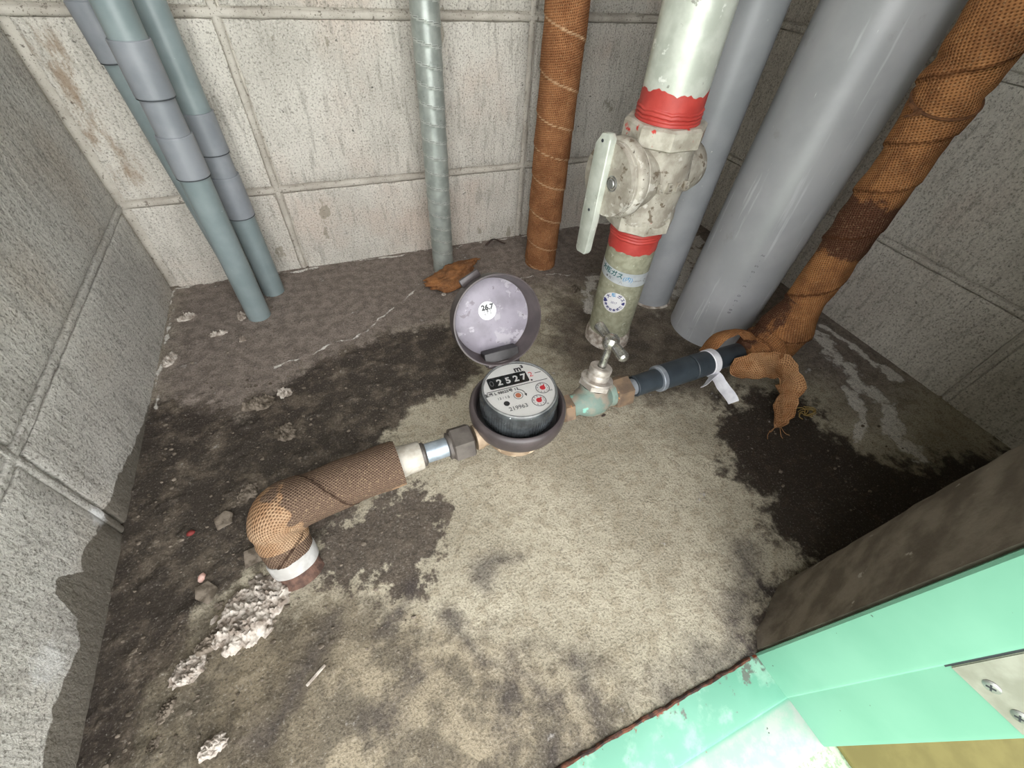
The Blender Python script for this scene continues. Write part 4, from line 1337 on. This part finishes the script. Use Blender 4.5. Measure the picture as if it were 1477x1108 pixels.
for (cx, cy, rot) in ((23.0, -7.4, .9), (13.0, -21.6, .7)):
    gs = [dring(cx, cy, 6.6, 7.4)]
    for k in range(10):
        a = 2 * PI * k / 10
        gs.append(text_geo(str(k), .0026, dfn(cx + 5.3 * math.sin(a), cy + 5.3 * math.cos(a)), .00004))
    g = join(*gs); sd = mk('small_dial', g[0], g[1], M['ink_soft'], dl, 0)
    c_, s_ = math.cos(rot), math.sin(rot)
    tri = [(cx + c_ * 5.8, cy + s_ * 5.8), (cx - s_ * 2.6 - c_ * 1, cy + c_ * 2.6 - s_ * 1), (cx - c_ * 2.6, cy - s_ * 2.6), (cx + s_ * 2.6 - c_ * 1, cy - c_ * 2.6 - s_ * 1)]
    g = join(dquad(tri, .0001, .0005), dring(cx, cy, 0, 2.9, .0008, 20))
    nd = mk('red_pointer', g[0], g[1], M['dial_red'], dl, 0)
g = dring(-4.3, -9.1, 4.2, 4.9); mk('star_window', g[0], g[1], M['ink_soft'], dl, 0)
g = dring(-4.3, -9.1, 0, 3.0); mk('flow_star', g[0], g[1], M['dial_orange'], dl, 0)
g = dring(-19.0, -15.6, 0, 3.0); mk('adjuster', g[0], g[1], M['ink'], dl, 0)
# clear lens
nt = NT('clear_lens')
tb = nt.n('ShaderNodeBsdfTransparent'); gl = nt.n('ShaderNodeBsdfGlossy'); gl.inputs['Roughness'].default_value = .08
mx = nt.n('ShaderNodeMixShader'); fr_ = nt.n('ShaderNodeFresnel'); fr_.inputs[0].default_value = 1.35
nt.t.links.new(fr_.outputs[0], mx.inputs[0]); nt.t.links.new(tb.outputs[0], mx.inputs[1]); nt.t.links.new(gl.outputs[0], mx.inputs[2])
nt.t.links.new(mx.outputs[0], nt.out.inputs[0])
V, F = lathe([(.0364, .1030), (.0364, .1034), (0, .1034)], MC, (0, 0, 1), 56); mk('lens', V, F, nt.m, t, 40)
# lid, hinged at the back and thrown open
HP = Vector((.1285, .2960, .1000))
le_x = Vector((1, .03, 0)).normalized(); le_y = Vector((-.03, .42, .908)).normalized(); le_n = le_x.cross(le_y).normalized()
LC = HP + le_y * .0465
V, F = lathe([(0, -.0125), (.0400, -.0125), (.0445, -.0110), (.0465, -.0070), (.0478, .0100), (.0476, .0112), (.0462, .0114), (.0455, .0102), (.0425, -.0055), (.0415, -.0085), (.0395, -.0088)], LC, le_n, 72)
ld = mk('lid', V, F, M['shroud'], t, 40)
V, F = lathe([(.0415, -.0090), (.0405, -.0082), (0, -.0082)], LC + le_n * .0002, le_n, 64)
mk('lid_inside', V, F, M['lid_in'], ld, 40)
LM = Matrix((le_x, le_y, le_n)).transposed().to_4x4(); LM.translation = LC
ta = math.radians(112)
TM = LM @ Matrix.Rotation(ta - PI / 2, 4, 'Z')
mkbm('lid_tab', boxg((-.0115, .0450, -.0060), (.0115, .0530, -.0010), .0018, 2, TM), M['shroud'], ld)
mkbm('hinge_block', boxg((-.0200, -.0480, -.0080), (.0190, -.0330, .0060), .0015, 2, LM), M['well'], ld)
mkbm('hinge_pin', boxg((-.0185, -.0500, -.0010), (.0180, -.0440, .0090), .0020, 2, LM), M['shroud'], ld)
LS = LM @ Vector((-.0045, .0085, -.0076))
lfn = lambda x, y, h: (lambda c: LS + le_x * (c.x + x) + le_y * (c.y + y) + le_n * (c.z + h))
V, F = disc_grid(.0098, lfn(0, 0, 0))
ls = mk('date_sticker', V, F, M['sticker'], ld)
g = text_geo('26.7', .0076, lfn(.0004, .0036, .0005), .00004, bold=.00032); mk('date_lettering', g[0], g[1], M['ink'], t, 0)
g = join(text_geo('計量法', .0030, lfn(0, -.0006, .0002), .00004), text_geo('検定済', .0030, lfn(0, -.0036, .0002), .00004), text_geo('○○○○', .0020, lfn(0, -.0066, .0002), .00004))
mk('date_small_print', g[0], g[1], M['ink_soft'], t, 0)

# ------------------------------------------------------------------ inlet pipe: tail nut, nipple, wrapped elbow and riser
t = thing('inlet_elbow_pipe', (-.112, .195, 0), 'jute-wrapped elbow pipe with white bands, left of the water meter', 'pipe')
V, F = prism(6, .0185, axp(.0520), axd, .0230, .0018, .2); mk('tail_nut', V, F, M['nut_dark'], t, 20)
V, F = lathe([(.0100, -.004), (.0140, -.003), (.0140, .001), (.010, .002)], axp(.0520), axd, 32); mk('nut_collar', V, F, M['nut_dark'], t)
V, F = lathe([(0, 0), (.0100, 0), (.0100, .030), (0, .030)], axp(.0240), axd, 36); mk('nipple', V, F, M['galv_nipple'], t)
V, F = lathe([(0, 0), (.0118, 0), (.0122, .004), (.0104, .006), (0, .006)], axp(.0200), axd, 36); mk('socket_end', V, F, M['nut_dark'], t)
V, F = lathe([(0, 0), (.0165, 0), (.0168, .003), (.0150, .012), (.0146, .026), (.0138, .0275), (0, .0275)], axp(-.0060), axd, 40,
             lambda th, r, h: 1 + .03 * mnoise.noise(Vector((math.cos(th) * 1.7, math.sin(th) * 1.7, h * 60))))
mk('white_tape', V, F, M['tape_white'], t, 50)
ep = [(-.0010, axp(0).y, AZ), (-.05, .2335, AZ), (-.085, .2290, AZ), (-.1080, .2250, AZ - .001), (-.1160, .2180, AZ - .012), (-.1155, .2060, AZ - .028), (-.1135, .1985, .016), (-.1130, .197, .012)]
path = resample(smoothpath(ep, 3), .0018)
Ltot = sum((path[i + 1] - path[i]).length for i in range(len(path) - 1))
PE = .083
def re_(s, th):
    q = (s / PE - th / (2 * PI) + .35) % 1
    r = .0222 + .0012 * (1 - q)
    r += .0025 * math.exp(-((s - .112) / .018) ** 2)
    r -= .0035 * max(0, (s - (Ltot - .035)) / .035)
    r -= .0020 * math.exp(-((s - Ltot + .030) / .003) ** 2)
    r += .0010 * mnoise.noise(Vector((s * 45, math.cos(th) * 1.3, math.sin(th) * 1.3)))
    return r
V, F, U, A = tube(path, re_, 64, attr=lambda s, th: .85 if ((s / PE - th / (2 * PI) + .35) % 1) < .026 else 0)
wetv = []
for i, v in enumerate(V):
    s_i = i // 64
    w = 0.0
    px = path[s_i].x
    up = (v.z - path[s_i].z) / .022
    k_ = min(1, max(0, (px + .110 + .010 * mnoise.noise(v * 70)) / .016))
    w = k_ * (.85 + .30 * up)
    if s_i > len(path) * .78: w = .75
    w -= .25 * min(1, max(0, (px + .05) / .04)) * (1 - up)
    wetv.append(w)
mk('jute_wrap', V, F, M['jute_elbow'], t, 70, U, {'edge': A, 'wet': wetv})
rdir = (Vector((-.1130, .1970, .012)) - Vector((-.1105, .1880, -.004))).normalized()
rb = Vector((-.1105, .1880, -.004))
V, F = lathe([(0, 0), (.0205, 0), (.0185, .004), (.0175, .022), (0, .022)], rb, rdir, 40, lambda th, r, h: 1 + .05 * mnoise.noise(Vector((math.cos(th) * 3, math.sin(th) * 3, h * 130))))
mk('rusty_foot', V, F, M['rust'], t, 60)
V, F = lathe([(.0170, .0130), (.0205, .0132), (.0212, .016), (.0214, .025), (.0206, .0275), (.0170, .028)], rb, rdir, 40, lambda th, r, h: 1 + .02 * mnoise.noise(Vector((math.cos(th) * 3, math.sin(th) * 3, h * 100))))
mk('white_band', V, F, M['band_white'], t, 50)

# ------------------------------------------------------------------ things lying on the floor
def lump(c, size, seed, label, mat='lump', rotz=0.0, sub=4, crumble=.55, amp=.35, name='mortar_lump', cat='rubble', group='mortar lumps on the floor'):
    if crumble > 0:
        V, F = heap_geo(c, size[0], size[1], size[2], seed, rotz)
        o = mk(name, V, F, M[mat], None, 30)
    else:
        o = mkbm(name, lump_geo((c[0], c[1], .0005), size[0], size[1], size[2], seed, sub, amp, 1.8, rotz, crumble), M[mat], None, 60)
    return tag(o, label, cat, group)
lump((-.1520, .1690), (.036, .024, .0120), 1, 'largest pale crumbly mortar heap, at the foot of the wrapped elbow', rotz=.72, sub=5, crumble=.7)
lump((-.1990, .1390), (.013, .010, .008), 2, 'pale mortar lump below the large heap by the elbow riser', rotz=.6)
lump((-.1850, .1540), (.015, .007, .007), 12, 'dirty mortar lump between the large heap and the pale one', 'lump_dark', .7)
lump((-.1780, .0815), (.0105, .0065, .006), 3, 'pale mortar lump alone near the bottom edge of the floor', rotz=.3)
lump((-.1430, .4150), (.020, .010, .008), 4, 'grey mortar crumbs clustered on the dark stain below the conduits', 'lump_dark', .1)
lump((-.1150, .4230), (.0085, .008, .007), 5, 'small pale mortar lump above the grey cluster on the dark stain')
lump((-.1165, .3580), (.011, .014, .007), 6, 'grey mortar lump on the dark stain left of the wrapped elbow', 'lump_dark', .2)
lump((-.2520, .5330), (.0075, .013, .006), 7, 'white mortar lump against the left wall foot', rotz=-.3)
lump((-.2400, .6230), (.012, .008, .006), 8, 'pale mortar crumb in the back left corner', rotz=.2)
lump((-.1660, .6000), (.006, .009, .007), 9, 'white mortar crumb touching the foremost conduit foot')
lump((-.1960, .5700), (.012, .005, .005), 10, 'flat pale mortar flake left of the conduit feet', rotz=.1)
lump((-.1640, .5470), (.005, .006, .004), 11, 'tiny white mortar chip in front of the conduit feet')
lump((.3530, .5100), (.012, .008, .008), 13, 'knobbly mortar lump between the wrapped back pipe and gas riser', 'lump_dark', .8)
lump((.5300, .4180), (.022, .012, .006), 14, 'white mortar spatter between the two grey pipes', rotz=.9, crumble=.8)
lump((.3960, .4700), (.016, .020, .008), 15, 'white mortar spatter behind the gas riser foot', rotz=.3, crumble=.8)
lump((.2820, .5580), (.006, .005, .004), 16, 'mortar chip on the floor behind the open meter lid', 'lump_dark')
lump((-.2120, .1180), (.010, .005, .005), 18, 'dark crusty ridge near the damp left wall foot', 'lump_dark', .9)
lump((-.2180, .0980), (.006, .004, .004), 19, 'smallest dark crust nearest the bottom left corner', 'lump_dark', .9)
lump((-.1560, .2900), (.012, .009, .006), 20, 'dirty lump beside the elbow bend', 'lump_dark', .9)
def stone(pts, h, c, rz, label, mat='lump_dark'):
    o = mkbm('mortar_flake', polyx(pts, 0, h, .0008, Matrix.Translation((c[0], c[1], .0008)) @ Matrix.Rotation(rz, 4, 'Z') @ Matrix.Rotation(.12, 4, 'X')), M[mat], None, 40)
    return tag(o, label, 'flake', 'flat mortar flakes')
stone([(-.009, -.006), (.004, -.008), (.010, .000), (.006, .008), (-.006, .007)], .004, (-.1770, .2650), .5, 'flat grey flake on the black stain left of the elbow bend')
stone([(-.008, -.009), (.006, -.007), (.008, .005), (-.001, .010), (-.008, .004)], .005, (-.1880, .1980), .9, 'flat grey flake left of the large pale heap')
stone([(-.012, -.007), (.010, -.009), (.013, .006), (-.008, .009)], .0035, (-.1480, .2180), .3, 'grey slab of crust under the wrapped elbow bend')
# crumbs nobody could count
gs = []
for i in range(620):
    if i < 400:
        x, y = random.uniform(-.255, .0), random.uniform(.09, .48)
        if x > -.02 and y < .25: continue
    elif i < 470: x, y = random.uniform(-.19, -.12), random.uniform(.15, .24)
    elif i < 540: x, y = random.uniform(.36, .62), random.uniform(.03, .22)
    else: x, y = random.uniform(-.25, .6), random.uniform(.45, .69)
    s = random.choice([.0006, .0008, .001, .0013, .002])
    bm = bmesh.new(); bmesh.ops.create_icosphere(bm, subdivisions=1, radius=1)
    V = []
    for v in bm.verts:
        k = 1 + .5 * mnoise.noise(v.co * 2 + Vector((i, 0, 0)))
        V.append(Vector((x + v.co.x * k * s * 1.3, y + v.co.y * k * s, .0008 + v.co.z * k * s * .7)))
    F = [tuple(w.index for w in f.verts) for f in bm.faces]
    bm.free(); gs.append((V, F))
g = join(*gs)
tag(mk('mortar_crumbs', g[0], g[1], M['lump_dark'], None, 40), 'fine crumbs and grit strewn over the floor', 'grit', None, 'stuff')
o = lump((.1345, .5640), (.004, .003, .0035), 31, 'white crumbs by the jute scrap', crumble=.6)
o = lump((-.2060, .2630), (.0035, .0028, .002), 21, 'small red chip on the dark floor near the left wall', 'redchip', .3, 2, 0, name='red_chip', cat='chip', group=None)
o = lump((-.1930, .2130), (.0035, .0045, .003), 22, 'small pink pebble left of the large mortar heap', 'pink', 0, 2, 0, name='pebble', cat='pebble', group=None)
# scrap of jute by the spiral pipe
bm = bmesh.new()
bmesh.ops.create_icosphere(bm, subdivisions=5, radius=1)
for v in bm.verts:
    p = v.co.copy()
    k = 1 + .30 * mnoise.noise(p * 1.7 + Vector((3, 1, 0))) + .22 * mnoise.noise(p * 4) + .12 * mnoise.noise(p * 9)
    tx = p.x
    wdt = .55 + .35 * (1 - abs(tx + .1)) - .25 * max(0, tx - .2)
    bend = .25 * tx * tx
    v.co = Vector((.1600 + .050 * p.x * k, .5930 + .024 * p.y * k * wdt * 1.3 + .016 * tx + .010 * max(0, tx), .012 + .017 * p.z * k * wdt + .012 * max(0, tx - .2)))
    if v.co.z < .0006: v.co.z = .0006
me = bpy.data.meshes.new('jute_scrap'); bm.to_mesh(me)
uvl = me.uv_layers.new(name='UVMap')
for li, lp in enumerate(me.loops):
    co = me.vertices[lp.vertex_index].co
    uvl.data[li].uv = (co.x, co.y + co.z)
bm.free()
me.polygons.foreach_set('use_smooth', [True] * len(me.polygons))
me.materials.append(M['jute_scrap'])
o = bpy.data.objects.new('jute_scrap', me); COL.objects.link(o)
tag(o, 'crumpled orange jute scrap at the foot of the spiral pipe', 'scrap')
# dry leaf curl against the back wall
path = smoothpath([(.2520, .6880, .004), (.2620, .6960, .008), (.2720, .6985, .009), (.2820, .6920, .006), (.2920, .6850, .002)], 2)
n_ = len(path)
V, F, U = ribbon(path, [Vector((0, -.8, .6))] * n_, [.004 + .006 * math.sin(PI * i / (n_ - 1)) for i in range(n_)], .0008, 5, .003, 3, .002)
tag(mk('dead_leaf', V, F, M['leaf'], None, 60), 'shrivelled dark leaf against the foot of the back wall', 'leaf')
# tuft of yellow fibres on the dark floor
gs = []
for i in range(9):
    a = random.uniform(0, 2 * PI); r_ = random.uniform(.006, .016)
    c = Vector((.5130, .1600, .0015))
    pts = [c, c + Vector((math.cos(a) * r_, math.sin(a) * r_ * .6, .005)), c + Vector((math.cos(a + .7) * r_ * 1.5, math.sin(a + .7) * r_, .002)), c + Vector((math.cos(a + 1.4) * r_ * 1.3, math.sin(a + 1.4) * r_ * .9, .001))]
    gs.append(tube(smoothpath(pts, 2), .0006, 5)[:2])
g = join(*gs)
tag(mk('fibre_tuft', g[0], g[1], M['fiber'], None, 60), 'tuft of yellow fibres on the dark floor beside the loose jute', 'fibre')
# dark chip on the floor under the union nut
o = lump((.2560, .2520), (.0035, .0015, .0012), 41, 'tiny dark chip on the floor under the tap nut', 'leaf', .2, 2, 0, name='dark_chip', cat='chip', group=None)
# sliver of plaster on the floor
o = mkbm('plaster_sliver', boxg((-.009, -.0012, 0), (.009, .0012, .0014), .0005, 1, Matrix.Translation((-.105, .099, .0012)) @ Matrix.Rotation(.55, 4, 'Z')), M['lump'])
tag(o, 'thin pale sliver on the stained floor below the elbow', 'sliver')
